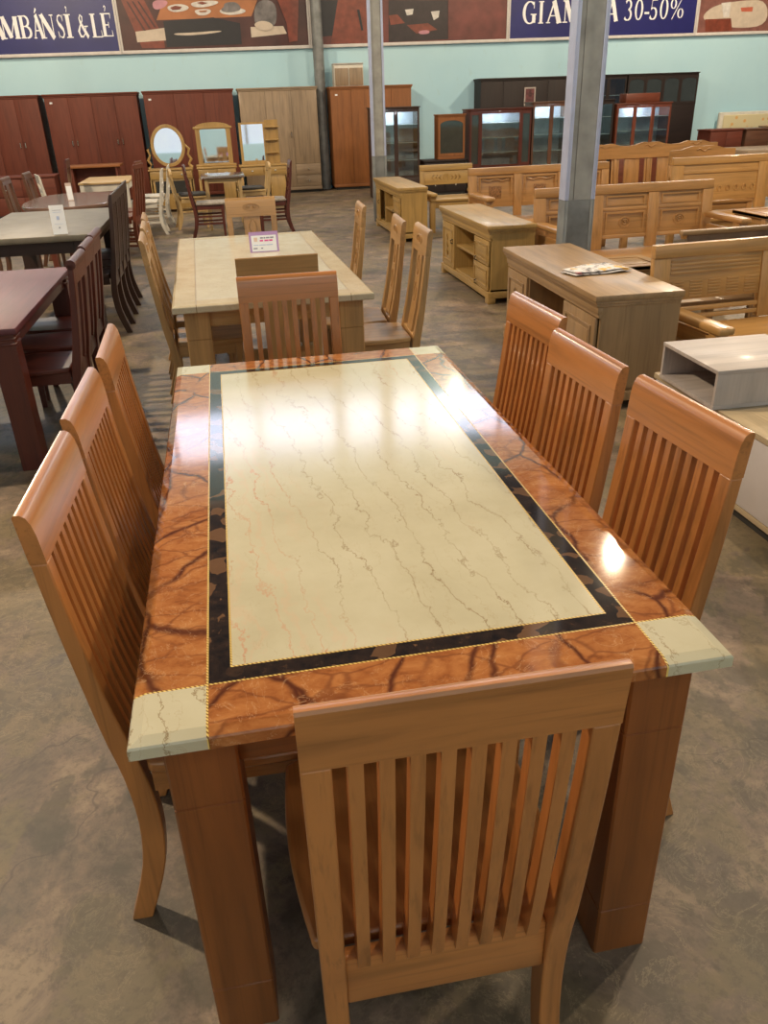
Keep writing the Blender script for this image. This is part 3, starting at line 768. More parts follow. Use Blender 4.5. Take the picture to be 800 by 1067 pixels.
# ------------------------------------------------------------------ wooden sofas and benches
def bench(label, loc, rz, L, H, zs, D, wd, panels=3, style='carved', cat='bench', name='wooden_bench', arms=(1, 1), postw=.07, panel_z=None, armh=.22, wavy=0, group=None):
    """origin on the floor under the backrest's middle; sits facing -y"""
    t = thing(name, label, cat, loc, rz, group)
    X = L/2; mx, my, mz = wd['x'], wd['y'], wd['z']
    b0, b1 = zs+.03, H
    lean = lambda z: .05*(z-zs)/(H-zs)
    def bx(mb, x0, x1, y0, y1, z0, z1, m, bev=.003):
        mb.hexa([(x0, y0+lean(z0), z0), (x1, y0+lean(z0), z0), (x1, y1+lean(z0), z0), (x0, y1+lean(z0), z0), (x0, y0+lean(z1), z1), (x1, y0+lean(z1), z1), (x1, y1+lean(z1), z1), (x0, y1+lean(z1), z1)], m, bev)
    # posts and rails of the backrest
    mb = MB(); h = H-zs
    n = panels; pw = postw; step_ = (L-pw)/n
    if wavy:
        m_ = 12*wavy; pts = []
        for i in range(m_+1):
            u = i/m_; ph = (u*wavy) % 1
            pts.append((-X+L*u, H-.05+.052*(1-abs(2*ph-1)**1.6)*(.7+.3*math.sin(PI*u))+.008*math.cos(2*PI*ph*3)))
        poly = [(-X, H-.20)] + pts + [(X, H-.20)]
        mb.prism(poly, 'y', .022, .075, mx)
        for i in range(wavy):
            xc = -X+L*(i+.5)/wavy
            mb.tube([(xc-.09+.18*q/10, .018, H-.045+.015*math.sin(q*.9)) for q in range(11)], .007, mx, 6)
    else:
        bx(mb, -X, X, -.005, .042, H-(.075 if style != 'recess' else .03), H, mx, .006)
    mb.build('top_rail', t)
    for i in range(n+1):
        x = -X+step_*i
        mb = MB(); bx(mb, x, x+pw, -.001, .04, zs+.001, H-.076 if not wavy else H-.19, mz); mb.build('backrest_post', t)
    gap = .07
    for i in range(n):
        x0, x1 = -X+step_*i+pw, -X+step_*(i+1)
        mb = MB(); zt_ = H-.0755 if style != 'recess' else H-.0305; zl = zs+(.10 if style != 'carved' else .085)
        if style == 'carved':
            zm = zl+(zt_-zl)*.66
            bx(mb, x0-.002, x1+.002, .012, .030, zl, zt_, mx, .001)
            bx(mb, x0, x1, .006, .036, zl, zl+.03, mx); bx(mb, x0, x1, .006, .036, zm-.012, zm+.012, mx)
            for a, b in ((zl+.045, zm-.025), (zm+.025, zt_-.015)):
                if b-a < .03: continue
                yv = lambda z: .004+lean(z)
                o = [(x0+.03, a), (x1-.03, a), (x1-.03, b), (x0+.03, b)]; ii = [(x0+.042, a+.012), (x1-.042, a+.012), (x1-.042, b-.012), (x0+.042, b-.012)]
                mb.ring(o, ii, 'y', lean((a+b)/2)+.004, lean((a+b)/2)+.02, mx)
            xc, zc = (x0+x1)/2, (zl+.045+zm-.025)/2; yy = lean(zc)+.008; r = .055
            mb.ring(oval(xc, zc, r, r*.85, 16), oval(xc, zc, r*.82, r*.66, 16), 'y', yy-.003, yy+.006, mz)
            mb.tube([(xc+.03*math.cos(q*.8)*(1-q/14), yy, zc+.028*math.sin(q*.8)*(1-q/14)) for q in range(12)], .006, mz, 6)
        elif style == 'square':
            bx(mb, x0-.002, x1+.002, .012, .030, zl, zt_, mx, .001)
            a, b = zl+.02, zt_-.02; zc = (a+b)/2; yy = lean(zc)
            mb.ring([(x0+.03, a), (x1-.03, a), (x1-.03, b), (x0+.03, b)], [(x0+.042, a+.012), (x1-.042, a+.012), (x1-.042, b-.012), (x0+.042, b-.012)], 'y', yy+.002, yy+.02, mx)
            xc = (x0+x1)/2; r = min(.07, (b-a)*.28)
            mb.box(xc-r, xc+r, yy+.004, yy+.016, zc-r-.02, zc+r-.02, CARVED, .003)
            mb.tube([(xc-.16+.32*q/12, yy+.006, b-.045+.018*abs(math.sin(q*PI/6-PI/2))) for q in range(13)], .006, mx, 6)
        elif style == 'flower':
            bx(mb, x0-.002, x1+.002, .012, .030, zl+.03, zt_, mx, .001)
            zc = (zl+.03+zt_)/2; yy = lean(zc)+.008; xc = (x0+x1)/2
            mb.lathe([(.001, 0), (.001, 0)], 0, 0, mx, 3) if False else None
            mb.ring(oval(xc, zc, .05, .05, 16), oval(xc, zc, .012, .012, 16), 'y', yy-.003, yy+.006, mz)
            for s in (-1, 1):
                for q in range(3):
                    mb.tube([(xc+s*(.07+q*.05), yy, zc-.03), (xc+s*(.10+q*.05), yy, zc+.005), (xc+s*(.075+q*.05), yy, zc+.035)], [.004, .010, .003], mz, 6)
        elif style == 'louver':
            bx(mb, x0-.002, x1+.002, .010, .032, zl+.04, zt_, mx, .001)
            zt2 = zt_-.015
            for q in range(4): bx(mb, x0+.012, x1-.012, .004, .02, zt2-.014-.022*q, zt2-.022*q, mx, .003)
            for c in range(5):
                xc = x0+(x1-x0)*(c+.5)/5*1.0; w2 = (x1-x0)/5*.34
                for q in range(6): bx(mb, xc-w2, xc+w2, .005, .016, zl+.055+.017*q, zl+.063+.017*q, mx, .002)
            bx(mb, x0, x1, .006, .03, zl-.03, zl-.005, mx); bx(mb, x0, x1, .006, .03, zl-.075, zl-.05, mx)
        elif style == 'band':
            bx(mb, x0-.002, x1+.002, .010, .032, zl, zt_, mx, .001)
            bx(mb, x0, x1, .002, .03, zt_-.09, zt_-.055, mx)
            for q in range(9):
                xc = x0+(x1-x0)*(q+.5)/9; zc = zl+.12
                mb.ring(oval(xc, zc, .03, .035, 10), oval(xc, zc, .018, .022, 10), 'y', lean(zc)+.002, lean(zc)+.014, mz)
        elif style == 'slab':
            xc = (x0+x1)/2; w3 = (x1-x0)*.25
            bx(mb, xc-w3, xc+w3, .01, .034, zl-.09, H-.19, mz)
            for s in (-1, 1): bx(mb, xc+s*(x1-x0)*.46-.012, xc+s*(x1-x0)*.46+.012, .01, .034, zl-.09, H-.19, mz)
        elif style == 'recess':
            bx(mb, x0-.002, x1+.002, .016, .030, zl-.06, zt_, CUSHG, .001)
            bx(mb, x0, x1, .008, .036, zl-.06, zl-.02, mx)
        mb.build('backrest_panel', t)
    # seat
    mb = MB(); mb.box(-X+.005, X-.005, -D, .0, zs-.035, zs, mx, .008)
    mb.build('seat', t)
    MB().box(-X+.03, X-.03, -D+.02, -D+.04, zs-.11, zs-.0355, mx, .003).build('apron', t)
    for s, on in zip((-1, 1), arms):
        for y in (-D+.01, -.03):
            a, b = sorted((s*X, s*(X-.07))); hh = zs-.0355
            MB().box(a, b, y, y+.06, 0, hh, mz, .004).build('leg', t)
        if on:
            a, b = sorted((s*(X-.002), s*(X-.08))); ah = zs+armh
            mb = MB(); mb.box(a, b, -D+.01, -D+.07, zs+.0005, ah-.0005, mz, .004)
            mb.box((a+b)/2-.012, (a+b)/2+.012, -D+.07, -.004, zs+.0005, zs+armh*.75, my, .002)
            mb.build('arm_support', t)
            mb = MB(); mb.box(a-.012, b+.012, -D-.03, -.006, ah, ah+.045, my, .016, 3); mb.build('armrest', t)
    return t
CARVED = plain('carved_wood_tile', (.30, .14, .05), .5, var=.6, scale=60)
bench('golden low bench with louvred carvings on its backrest, behind the grey box shelf', (2.95, 2.52, 0), .06, 1.56, .79, .33, .62, OAKB, 2, 'louver', arms=(1, 1), postw=.105, armh=.10)
bench('plain-backed sofa section with dark upholstered recess, behind the louvred golden bench', (2.90, 3.0, 0), PI+.03, .70, .80, .33, .55, TAN, 1, 'recess', 'sofa section', 'sofa_section', arms=(1, 0), postw=.05, armh=.25)
bench('orange oak bench with three carved panels, behind the grey steel column', (3.19, 4.93, 0), .03, 1.68, .885, .36, .52, OAK, 3, 'carved', arms=(1, 1), postw=.10)
bench('orange oak bench with square carved tiles on its back, behind the honey low cabinet', (3.25, 7.15, 0), .03, 1.66, .905, .40, .55, OAK, 3, 'square', arms=(1, 1), postw=.09)
bench('yellow oak armchair with flower carving, beside the farthest low cabinet', (2.80, 9.5, 0), .0, .74, .80, .42, .55, HONEY, 1, 'flower', 'armchair', 'wooden_armchair', arms=(1, 1), postw=.06, armh=.03)
bench('wavy-crested oak bench with open slots in its back, before the dark wall cabinets', (5.72, 9.4, 0), .0, 2.05, .97, .42, .55, OAK, 4, 'slab', arms=(1, 1), postw=.05, wavy=3)
bench('oak armchair with wavy crest, peeping over the long golden bench at the right', (5.55, 7.75, 0), .0, .85, .99, .42, .5, OAK, 1, 'slab', 'armchair', 'wooden_armchair', arms=(1, 1), postw=.06, wavy=1)
bench('long golden bench with carved band, cut by the right edge of the photo', (5.55, 6.5, 0), .05, 2.2, .96, .42, .55, OAKB, 2, 'band', arms=(1, 1), postw=.13)
def framed_table(label, x0, x1, y0, y1, h, wd, name='coffee_table'):
    t = thing(name, label, 'table', ((x0+x1)/2, (y0+y1)/2, 0)); X, Y = (x1-x0)/2, (y1-y0)/2
    mb = MB(); mb.box(-X, X, -Y, Y, h-.03, h-.006, wd['x'])
    mb.ring([(-X, -Y), (X, -Y), (X, Y), (-X, Y)], [(-X+.07, -Y+.07), (X-.07, -Y+.07), (X-.07, Y-.07), (-X+.07, Y-.07)], 'z', h-.034, h, wd['x'])
    mb.box(-X+.11, X-.11, -Y+.11, Y-.11, h-.007, h-.002, wd['y'], .002)
    mb.build('tabletop', t)
    for sx in (-1, 1):
        for sy in (-1, 1):
            MB().box(sx*(X-.05)-.035, sx*(X-.05)+.035, sy*(Y-.05)-.035, sy*(Y-.05)+.035, 0, h-.0345, wd['z'], .004).build('leg', t)
    MB().box(-X+.04, X-.04, -Y+.04, Y-.04, h-.09, h-.035, wd['x']).build('apron', t)
framed_table('low tan coffee table with framed top, between the tan low cabinet and the carved bench', 2.44, 3.06, 3.92, 4.36, .40, TAN)
framed_table('small oak side table at the right edge, in front of the long golden bench', 4.72, 5.35, 5.18, 5.72, .52, OAK, 'side_table')

# ------------------------------------------------------------------ wardrobes along the back wall
def wardrobe(label, x0, x1, yf, D, H, wd, doors, handles=(), drawers=False, sticker=True, name='wardrobe'):
    t = thing(name, label, 'wardrobe', ((x0+x1)/2, yf, 0)); X = (x1-x0)/2; mz, mx = wd['z'], wd['x']
    MB().box(-X+.01, X-.01, .02, D, .06, H-.06, mz).build('body', t)
    mb = MB(); mb.box(-X-.015, X+.015, -.02, D, H-.03, H, mx, .004); mb.box(-X, X, -.006, D, H-.0595, H-.0305, mx, .003); mb.build('cornice', t)
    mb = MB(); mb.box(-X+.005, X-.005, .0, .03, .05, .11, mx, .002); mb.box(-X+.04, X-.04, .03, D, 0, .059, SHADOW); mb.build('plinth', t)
    w = (2*X-.02)/doors
    ds = []
    for k in range(doors):
        a, b = -X+.01+w*k+.002, -X+.01+w*(k+1)-.002
        zlo = .115 + (.42 if drawers and k == doors-1 else 0)
        mb = MB(); mb.box(a, b, 0, .019, zlo, H-.062, mz, .002)
        d = mb.build('door', t); ds.append(d)
        if drawers and k == doors-1:
            for q in range(2):
                dr = MB().box(a, b, 0, .019, .115+.21*q, .115+.21*q+.205, mx, .002).build('drawer', t)
                MB().box((a+b)/2-.012, (a+b)/2+.012, -.02, -.0005, .21+.21*q, .235+.21*q, BRASS, .004).build('knob', dr)
    for k, side in handles:
        a, b = -X+.01+w*k, -X+.01+w*(k+1); x = b-.045 if side > 0 else a+.045
        MB().tube([(x, .0, 1.02), (x, -.025, 1.03), (x, -.025, 1.11), (x, .0, 1.12)], .010, BRASS, 8).build('handle', ds[k])
    if sticker:
        MB().box(-X+.10, -X+.15, -.0015, -.0002, H-.16, H-.13, WHITEP).build('label_sticker', ds[0])
    return t
wardrobe('red-brown four-door wardrobe at the far left, cut by the photo edge', -5.05, -3.37, 15.5, .58, 1.90, REDW, 4, ((2, 1), (3, -1)), sticker=False)
wardrobe('red-brown four-door wardrobe with two pairs of handles, behind the white-legged table', -3.28, -1.60, 15.5, .58, 1.90, REDW, 4, ((0, 1), (1, -1), (2, 1), (3, -1)))
wardrobe('dark red-brown wardrobe behind the oval and arched mirrors', -1.50, .18, 15.5, .58, 1.905, REDW, 3)
wardrobe('greyish oak wardrobe with two small drawers, left of the grey wall column', .27, 1.79, 15.5, .58, 1.90, BEIGE, 3, ((1, 1),), True, False)
wardrobe('orange-brown wardrobe with a small cabinet on top, between the two far columns', 2.055, 3.70, 15.6, .56, 1.88, BROWN, 4)
t = thing('small_cabinet', 'small pale two-door cabinet standing on top of the orange-brown wardrobe', 'cabinet', (2.47, 15.72, 1.882))
MB().box(-.29, .29, .02, .32, 0, .38, WHITE, .004).build('body', t)
for s in (-1, 1):
    a, b = sorted((s*.275, s*.012)); MB().box(a, b, 0, .0195, .015, .315, BEIGE['z'], .003).build('door', t)
MB().box(-.295, .295, -.003, .33, .3805, .40, LILACW if False else GREYW['x'], .004).build('top', t)

# low red-brown furniture in front of the wardrobes
def sideboard(label, x0, x1, yf, D, H, wd, n, cat='sideboard', name='sideboard', knobs=True):
    t = thing(name, label, cat, ((x0+x1)/2, yf, 0)); X = (x1-x0)/2
    MB().box(-X+.02, X-.02, .015, D-.01, .06, H-.0305, wd['z']).build('body', t)
    MB().box(-X, X, -.01, D, H-.03, H, wd['x'], .006).build('top', t)
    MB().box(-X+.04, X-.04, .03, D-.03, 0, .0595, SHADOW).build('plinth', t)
    w = (2*X-.04)/n
    for k in range(n):
        a = -X+.02+w*k+.004
        for q in range(2):
            z0 = .07+q*(H-.11)/2; dr = MB().box(a, a+w-.008, 0, .0145, z0+.004, z0+(H-.11)/2-.004, wd['x'], .003).build('drawer', t)
            if knobs: MB().box(a+w/2-.015, a+w/2+.011, -.018, -.0005, z0+.1, z0+.126, BRASS, .005).build('knob', dr)
    return t
sideboard('long low red-brown drawer unit at the far left, below the red wardrobes', -4.6, -2.95, 13.3, .45, .67, REDW, 3)
t = thing('writing_desk', 'red-brown desk with thin overhanging top, in front of the four-door red wardrobe', 'desk', (-2.34, 13.5, 0))
MB().box(-.44, .44, 0, .55, .74, .775, BROWN['x'], .006).build('top', t)
for s in (-1, 1):
    a, b = sorted((s*.38, s*.35)); MB().box(a, b, .03, .52, 0, .7395, REDW['z']).build('side_panel', t)
MB().box(-.349, .349, .35, .37, .25, .7395, REDW['x']).build('back_panel', t)

def tilt(o, zc, k):
    for v in o.data.vertices: v.co.y += (v.co.z-zc)*k
    return o
# ------------------------------------------------------------------ dressers with mirrors
def dresser(label, x0, x1, yf, kind):
    t = thing('mirror_dresser', label, 'dresser', ((x0+x1)/2, yf, 0)); X = (x1-x0)/2; w = HONEY; D = .42; H = .685
    MB().box(-X, X, -.01, D, H-.025, H, w['x'], .006).build('top', t)
    MB().box(-X+.02, X-.02, .01, D-.01, H-.17, H-.0255, w['x']).build('drawer_case', t)
    for s in (-1, 1):
        a, b = sorted((s*(X-.03), s*.01)); d = MB().box(a, b, -.003, .0095, H-.155, H-.035, w['x'], .004).build('drawer', t)
        MB().lathe([(.001, 0), (.012, .004), (.014, .012), (.001, .016)], 0, 0, BRASS, 10).build('knob', d)
        k = d.children[0]; k.location = ((a+b)/2, -.0035, H-.095); k.rotation_euler = (PI/2, 0, 0)
    c0, c1 = (X*.25, X-.03) if kind != 'oval' else (-X+.03, X-.03)
    MB().box(c0, c1, .02, D-.02, .04, H-.1705, w['z'], .002).build('cupboard', t)
    cp = [o for o in t.children if o.name.startswith('cupboard')][0]
    if kind == 'oval': MB().box(c0+.06, c1-.06, .012, .0195, .30, H-.19, SHADOW).build('niche_shade', cp)  # flat dark panel paints the shade of an open niche
    else: MB().box(c0+.02, c1-.02, .008, .0195, .07, H-.20, w['z'], .003).build('door', cp)
    for s in (-1, 1):
        x = s*(X-.035)
        MB().box(x-.022, x+.022, .02, .064, 0, H-.1705, w['z'], .004).build('leg', t)
        MB().box(x-.022, x+.022, D-.064, D-.02, 0, H-.1705, w['z'], .004).build('leg', t)
    y = .22
    if kind == 'oval':
        rx, rz = .285, .33; zc = H+.35
        f = MB().ring(oval(0, zc, rx, rz, 40), oval(0, zc, rx-.055, rz-.055, 40), 'y', y-.02, y+.015, w['z']).build('mirror_frame', t, bev=.006)
        tilt(f, zc, .045); tilt(MB().prism(oval(0, zc, rx-.05, rz-.05, 40), 'y', y-.004, y+.006, MIRROR).build('mirror', f), zc, .045)
        for s in (-1, 1):
            MB().tube([(s*(rx+.07), y, H), (s*(rx+.03), y, H+.06), (s*(rx+.075), y, H+.13), (s*(rx+.03), y, H+.21), (s*(rx+.06), y, H+.29), (s*(rx-.01), y, H+.37)], [.035, .02, .026, .018, .022, .014], w['z'], 8).build('mirror_support', t)
    elif kind == 'arch':
        x = .295; z0, z1 = H+.001, H+.68
        top = [(x*math.cos(a), z1-.07+.075*math.sin(a)) for a in [PI*i/12 for i in range(13)]]
        ti = [((x-.075)*math.cos(a), z1-.12+.045*math.sin(a)) for a in [PI*i/12 for i in range(13)]]
        f = MB().ring([(x, z0)] + top + [(-x, z0)], [(x-.075, z0+.05)] + ti + [(-x+.075, z0+.05)], 'y', y-.02, y+.02, w['z'])
        f.box(-x-.03, x+.03, y-.03, y+.03, z1-.095, z1-.06, w['x'], .008); f.box(-x-.05, x+.05, y-.06, y+.06, H+.001, H+.035, w['x'], .008)
        f = f.build('mirror_frame', t)
        tilt(MB().box(-x+.07, x-.07, y-.004, y+.01, z0+.045, z1-.10, MIRROR).build('mirror', f), z0, .02); tilt(f, z0, .02)
    else:
        z0, z1 = H+.001, H+.66; xa, xb = -X+.06, X-.33
        f = MB().ring([(xa, z0), (xb, z0), (xb, z1), (xa, z1)], [(xa+.045, z0+.06), (xb-.03, z0+.06), (xb-.03, z1-.03), (xa+.045, z1-.03)], 'y', y-.015, y+.015, w['z']).build('mirror_frame', t)
        tilt(MB().box(xa+.04, xb-.025, y-.004, y+.008, z0+.055, z1-.025, MIRROR).build('mirror', f), (z0+z1)/2, .04); tilt(f, (z0+z1)/2, .04)
        sh = MB(); sh.box(xb+.001, X-.10, y, y+.015, z0, z1+.03, w['z'])
        sh.build('shelf_back', t)
        for q in range(3): MB().box(xb+.001, X-.08-.02*(2-q), y-.09, y-.0005, z0+.17+.2*q, z0+.19+.2*q, w['x'], .003).build('shelf', t)
    return t
dresser('honey dresser with oval mirror, standing before the red wardrobes', -1.43, -.68, 13.2, 'oval')
dresser('honey dresser with arched-top mirror, middle of the three mirror dressers', -.62, .06, 13.2, 'arch')
dresser('honey dresser with rectangular mirror and side shelves, before the greyish oak wardrobe', .10, .93, 13.2, 'rect')

# ------------------------------------------------------------------ glass cabinets and dark wall units
def glass_cabinet(label, x0, x1, yf, D, H, wd, zbase, panes=1, arch=False, pil=0, name='display_cabinet', backm=None, shelves=3, z_from=0, cat='display cabinet'):
    t = thing(name, label, cat, ((x0+x1)/2, yf, z_from)); X = (x1-x0)/2; mx, mz = wd['x'], wd['z']
    MB().box(-X, X, .005, D, 0, zbase, mx, .003).build('base', t)
    mb = MB(); mb.box(-X, X, 0, D, H-.05, H, mx, .005); mb.box(-X-.015, X+.015, -.015, D, H-.02, H, mx, .004)
    if arch:
        pass
    mb.build('top', t)
    mb = MB(); mb.box(-X, -X+.02, .02, D, zbase+.0005, H-.0505, mz); mb.box(X-.02, X, .02, D, zbase+.0005, H-.0505, mz); mb.box(-X+.02, X-.02, D-.012, D, zbase+.0005, H-.0505, backm or REFLECTED); mb.build('case', t)
    xs = [-X, X]
    if pil:
        for s in (-1, 1):
            a, b = sorted((s*X, s*(X-pil)))
            f = MB(); f.ring([(a, zbase+.001), (b, zbase+.001), (b, H-.051), (a, H-.051)], [(a+.03, zbase+.06), (b-.03, zbase+.06), (b-.03, H-.1), (a+.03, H-.1)], 'y', 0, .02, mz)
            f = f.build('side_frame', t); MB().box(a+.028, b-.028, .006, .011, zbase+.058, H-.098, SMOKE).build('pane', f)
        xs = [-X+pil, X-pil]
    w = (xs[1]-xs[0])/panes
    for k in range(panes):
        a, b = xs[0]+w*k+.001, xs[0]+w*(k+1)-.001
        q = .035
        if arch:
            cx, r = (a+b)/2, (b-a)/2; n = 12
            inn = [(a+q, zbase+.05), (b-q, zbase+.05)] + [(cx+(r-q)*math.cos(u), H-.17+.07*math.sin(u)) for u in [PI*i/n for i in range(n+1)]]
            out_ = [(a, zbase+.001), (b, zbase+.001)] + [(cx+r*math.cos(u), max(H-.051, 0) if abs(math.cos(u)) < .999 else H-.051) for u in [PI*i/n for i in range(n+1)]]
            f = MB().ring(out_, inn, 'y', 0, .02, mz).build('door', t)
            MB().prism([(a+q-.002, zbase+.048), (b-q+.002, zbase+.048)] + [(cx+(r-q+.002)*math.cos(u), H-.17+.072*math.sin(u)) for u in [PI*i/n for i in range(n+1)]], 'y', .007, .012, SMOKE).build('pane', f)
        else:
            f = MB().ring([(a, zbase+.001), (b, zbase+.001), (b, H-.051), (a, H-.051)], [(a+q, zbase+q), (b-q, zbase+q), (b-q, H-.05-q), (a+q, H-.05-q)], 'y', 0, .02, mz).build('door', t)
            MB().box(a+q-.002, b-q+.002, .007, .012, zbase+q-.002, H-.048-q, GLASS).build('pane', f)
    if not arch:
        for k in range(shelves):
            z = zbase+(H-zbase)*(k+1)/(shelves+1)
            MB().box(-X+.021, X-.021, .03, D-.0125, z-.005, z+.005, GLASSE).build('shelf', t)
    return t
REFLECTED = plain('painted_reflection_panel', (.62, .70, .80), .4, 0, var=.3, scale=4)  # pale blue-grey: mirrored daylight painted into the matt cabinet backs
GLASSE = plain('frosted_glass_shelf', (.55, .62, .65), .2, .1)
glass_cabinet('dark-framed glass display cabinet behind the far grey column', 2.50, 3.36, 13.5, .45, 1.50, WENGE, .34, 2)
sideboard('dark low sideboard carrying the arched glass cabinet', 3.42, 4.24, 13.45, .5, .61, BLACKW, 2)
glass_cabinet('orange arched-top glass cabinet standing on the dark low sideboard', 3.72, 4.22, 13.55, .3, .74, BROWN, .05, 1, True, z_from=.6115)
glass_cabinet('wide mahogany glass cabinet with narrow side panels, right of the arched one', 4.30, 5.46, 13.5, .5, 1.42, MAHOG, .45, 1, pil=.19)
glass_cabinet('brown glass cabinet partly behind the large grey column', 5.52, 6.25, 13.6, .45, 1.50, COLW, .4, 2, pil=0)
t = wardrobe('long black-brown wall cabinet with a small framed picture on its front', 5.16, 7.10, 15.72, .46, 1.945, BLACKW, 4, sticker=False, name='wall_cabinet')
glass_cabinet('black-brown bookcase with two glass doors, right of the large grey column', 7.13, 8.35, 15.72, .46, 1.945, BLACKW, .4, 3, backm=COLW['z'])
MB().tube([(.18, -.002, 1.0), (.18, -.03, 1.02), (.18, -.03, 1.15), (.18, -.002, 1.17)], .010, BRASS, 8).build('handle', [o for o in COL.objects if o.get('label', '').startswith('black-brown bookcase')][0])
MB().tube([(.25, -.002, 1.0), (.25, -.03, 1.02), (.25, -.03, 1.15), (.25, -.002, 1.17)], .010, BRASS, 8).build('handle', [o for o in COL.objects if o.get('label', '').startswith('black-brown bookcase')][0])
glass_cabinet('black-brown cabinet with four arched panes, at the right end of the dark wall units', 8.38, 9.98, 15.72, .46, 1.945, BLACKW, 1.35, 4, True)
glass_cabinet('reddish glass display cabinet standing before the four arched panes', 7.34, 8.46, 13.95, .45, 1.42, REDCH, .45, 3)
glass_cabinet('narrow dark cabinet with green-grey pane, left of the reddish glass cabinet', 7.02, 7.30, 14.0, .4, 1.50, BLACKW, .3, 1, backm=SMOKE)
tag(MB().box(7.55, 8.25, 14.05, 14.35, 1.421, 1.58, REDCH['x'], .006).build('wooden_box'), 'reddish wooden box lying on top of the reddish glass cabinet', 'box')
t = thing('wall_picture', 'small framed picture hung on the long black-brown wall cabinet', 'picture', (6.22, 15.715, 1.42))
MB().ring([(-.12, 0), (.12, 0), (.12, .34), (-.12, .34)], [(-.095, .025), (.095, .025), (.095, .315), (-.095, .315)], 'y', -.012, .0, plain('pale_frame', (.5, .42, .38), .5)).build('frame', t)
MB().box(-.096, .096, -.006, -.001, .024, .316, plain('reddish_print', (.16, .05, .05), .5, var=.7, scale=14)).build('picture', t)

# far right
TUFT = None
def tuft():
    m, nt, b = new_mat('cream_upholstery_with_flowers')
    v = coords(nt, (1, 1, 1), False)
    vo = node(nt, 'ShaderNodeTexVoronoi'); vo.inputs['Scale'].default_value = 6
    nt.links.new(v, vo.inputs['Vector'])
    c = mixc(nt, step(nt, vo.outputs['Distance'], .24, .16), (.66, .58, .36), (.70, .40, .14))
    nt.links.new(c, b.inputs['Base Color']); b.inputs['Roughness'].default_value = .8
    return m
TUFT = tuft()
t = thing('headboard', 'cream floral padded headboard leaning against the back wall at the far right', 'headboard', (11.7, 15.95, 0))
MB().box(-.95, .95, 0, .10, 0, 1.15, WHITE, .02, 3).build('frame', t)
MB().box(-.87, .87, -.035, -.0005, .25, 1.09, TUFT, .018, 3).build('padding', t)
sideboard('dark red-brown low cabinet standing before the cream headboard', 9.62, 10.38, 14.4, .5, .875, REDW, 2, knobs=False)
sideboard('mid-brown low cabinet right of the dark red-brown one', 10.42, 10.98, 14.4, .5, .87, COLW, 1, knobs=False)
sideboard('tan drawer cabinet cut by the right photo edge, before the headboard', 11.02, 11.8, 14.4, .5, .90, TAN, 2)
t = thing('bed_base', 'grey-brown low bed base in front of the dark red-brown low cabinet', 'bed base', (10.3, 12.9, 0))
MB().box(-.75, .95, 0, 1.2, .42, .56, BEIGE['x'], .02).build('platform', t)
for sx in (-.7, .85):
    for sy in (.05, 1.1): MB().box(sx-.04, sx+.04, sy-.04, sy+.04, 0, .4195, BEIGE['z']).build('leg', t)

# ------------------------------------------------------------------ steel columns
def column(label, x, y, w, d, h):
    t = thing('steel_column', label, 'column', (x, y, 0))
    X = w/2; zl = .89
    mb = MB(); mb.box(-X+.0105, X-.0105, .012, d-.012, 0, zl, STEELD); mb.box(-X+.0105, X-.0105, .012, d-.012, zl+.001, h, STEEL); mb.build('web', t)
    for s in (-1, 1):
        a, b = sorted((s*X, s*(X-.010)))
        mb = MB(); mb.box(a, b, 0, d, 0, zl, STEELD, .003); mb.box(a, b, 0, d, zl+.001, h, STEEL_LIT, .003)
        a, b = sorted((s*(X-.0105), s*(X-.030)))
        mb.box(a, b, -.002, .0115, 0, zl, STEELD, .003); mb.box(a, b, -.002, .0115, zl+.001, h, STEEL_LIT, .003); mb.build('flange', t)
    MB().box(-.05, -.045, .006, .0118, zl+.001, h, STEEL, .002).build('seam', t)
    return t
column('large grey steel column with bluish lit edges, rising behind the tan low cabinet', 2.33, 3.99, .235, .12, 7.6)
column('slim grey steel column by the farthest yellow low cabinet', 2.05, 10.45, .20, .10, 7.6)
t = thing('steel_column', 'thin grey pipe-like column against the back wall, between the wardrobes', 'column', (1.922, 15.98, 0))
MB().lathe([(.106, 0), (.106, 7.6)], 0, 0, STEELD, 20).build('shaft', t)

# ------------------------------------------------------------------ banner boards
NAVY = plain('navy_print', (.022, .022, .15), .35, var=.15, scale=2)
INK = plain('white_print', (.92, .92, .95), .4, var=.03)
PC = {'rust': plain('print_rust', (.23, .055, .03), .4, var=.3), 'rustd': plain('print_dark_brown', (.085, .028, .022), .4, var=.4, scale=2), 'cream': plain('print_cream', (.62, .52, .42), .4),
      'orange': plain('print_orange', (.45, .17, .06), .4, var=.2, scale=3), 'black': plain('print_black', (.022, .018, .02), .4), 'grey': plain('print_grey', (.20, .18, .18), .4, var=.5, scale=6),
      'pink': plain('print_pink', (.55, .25, .30), .4), 'white': plain('print_white', (.70, .66, .62), .4, var=.2, scale=12), 'dark': plain('print_shadow', (.035, .02, .02), .4, var=.3),
      'brown': plain('print_red_brown', (.17, .045, .035), .4, var=.4, scale=3), 'pinkd': plain('print_dusty_pink', (.26, .11, .09), .4, var=.3), 'rustl': plain('print_coral', (.55, .14, .08), .4)}
TRIM = plain('white_board_edge', (.70, .66, .64), .5, var=.1)
YB = 16.14
def zb(x): return 2.585 + .0068*(x+4)          # the boards hang a little out of level
ZT = 4.05
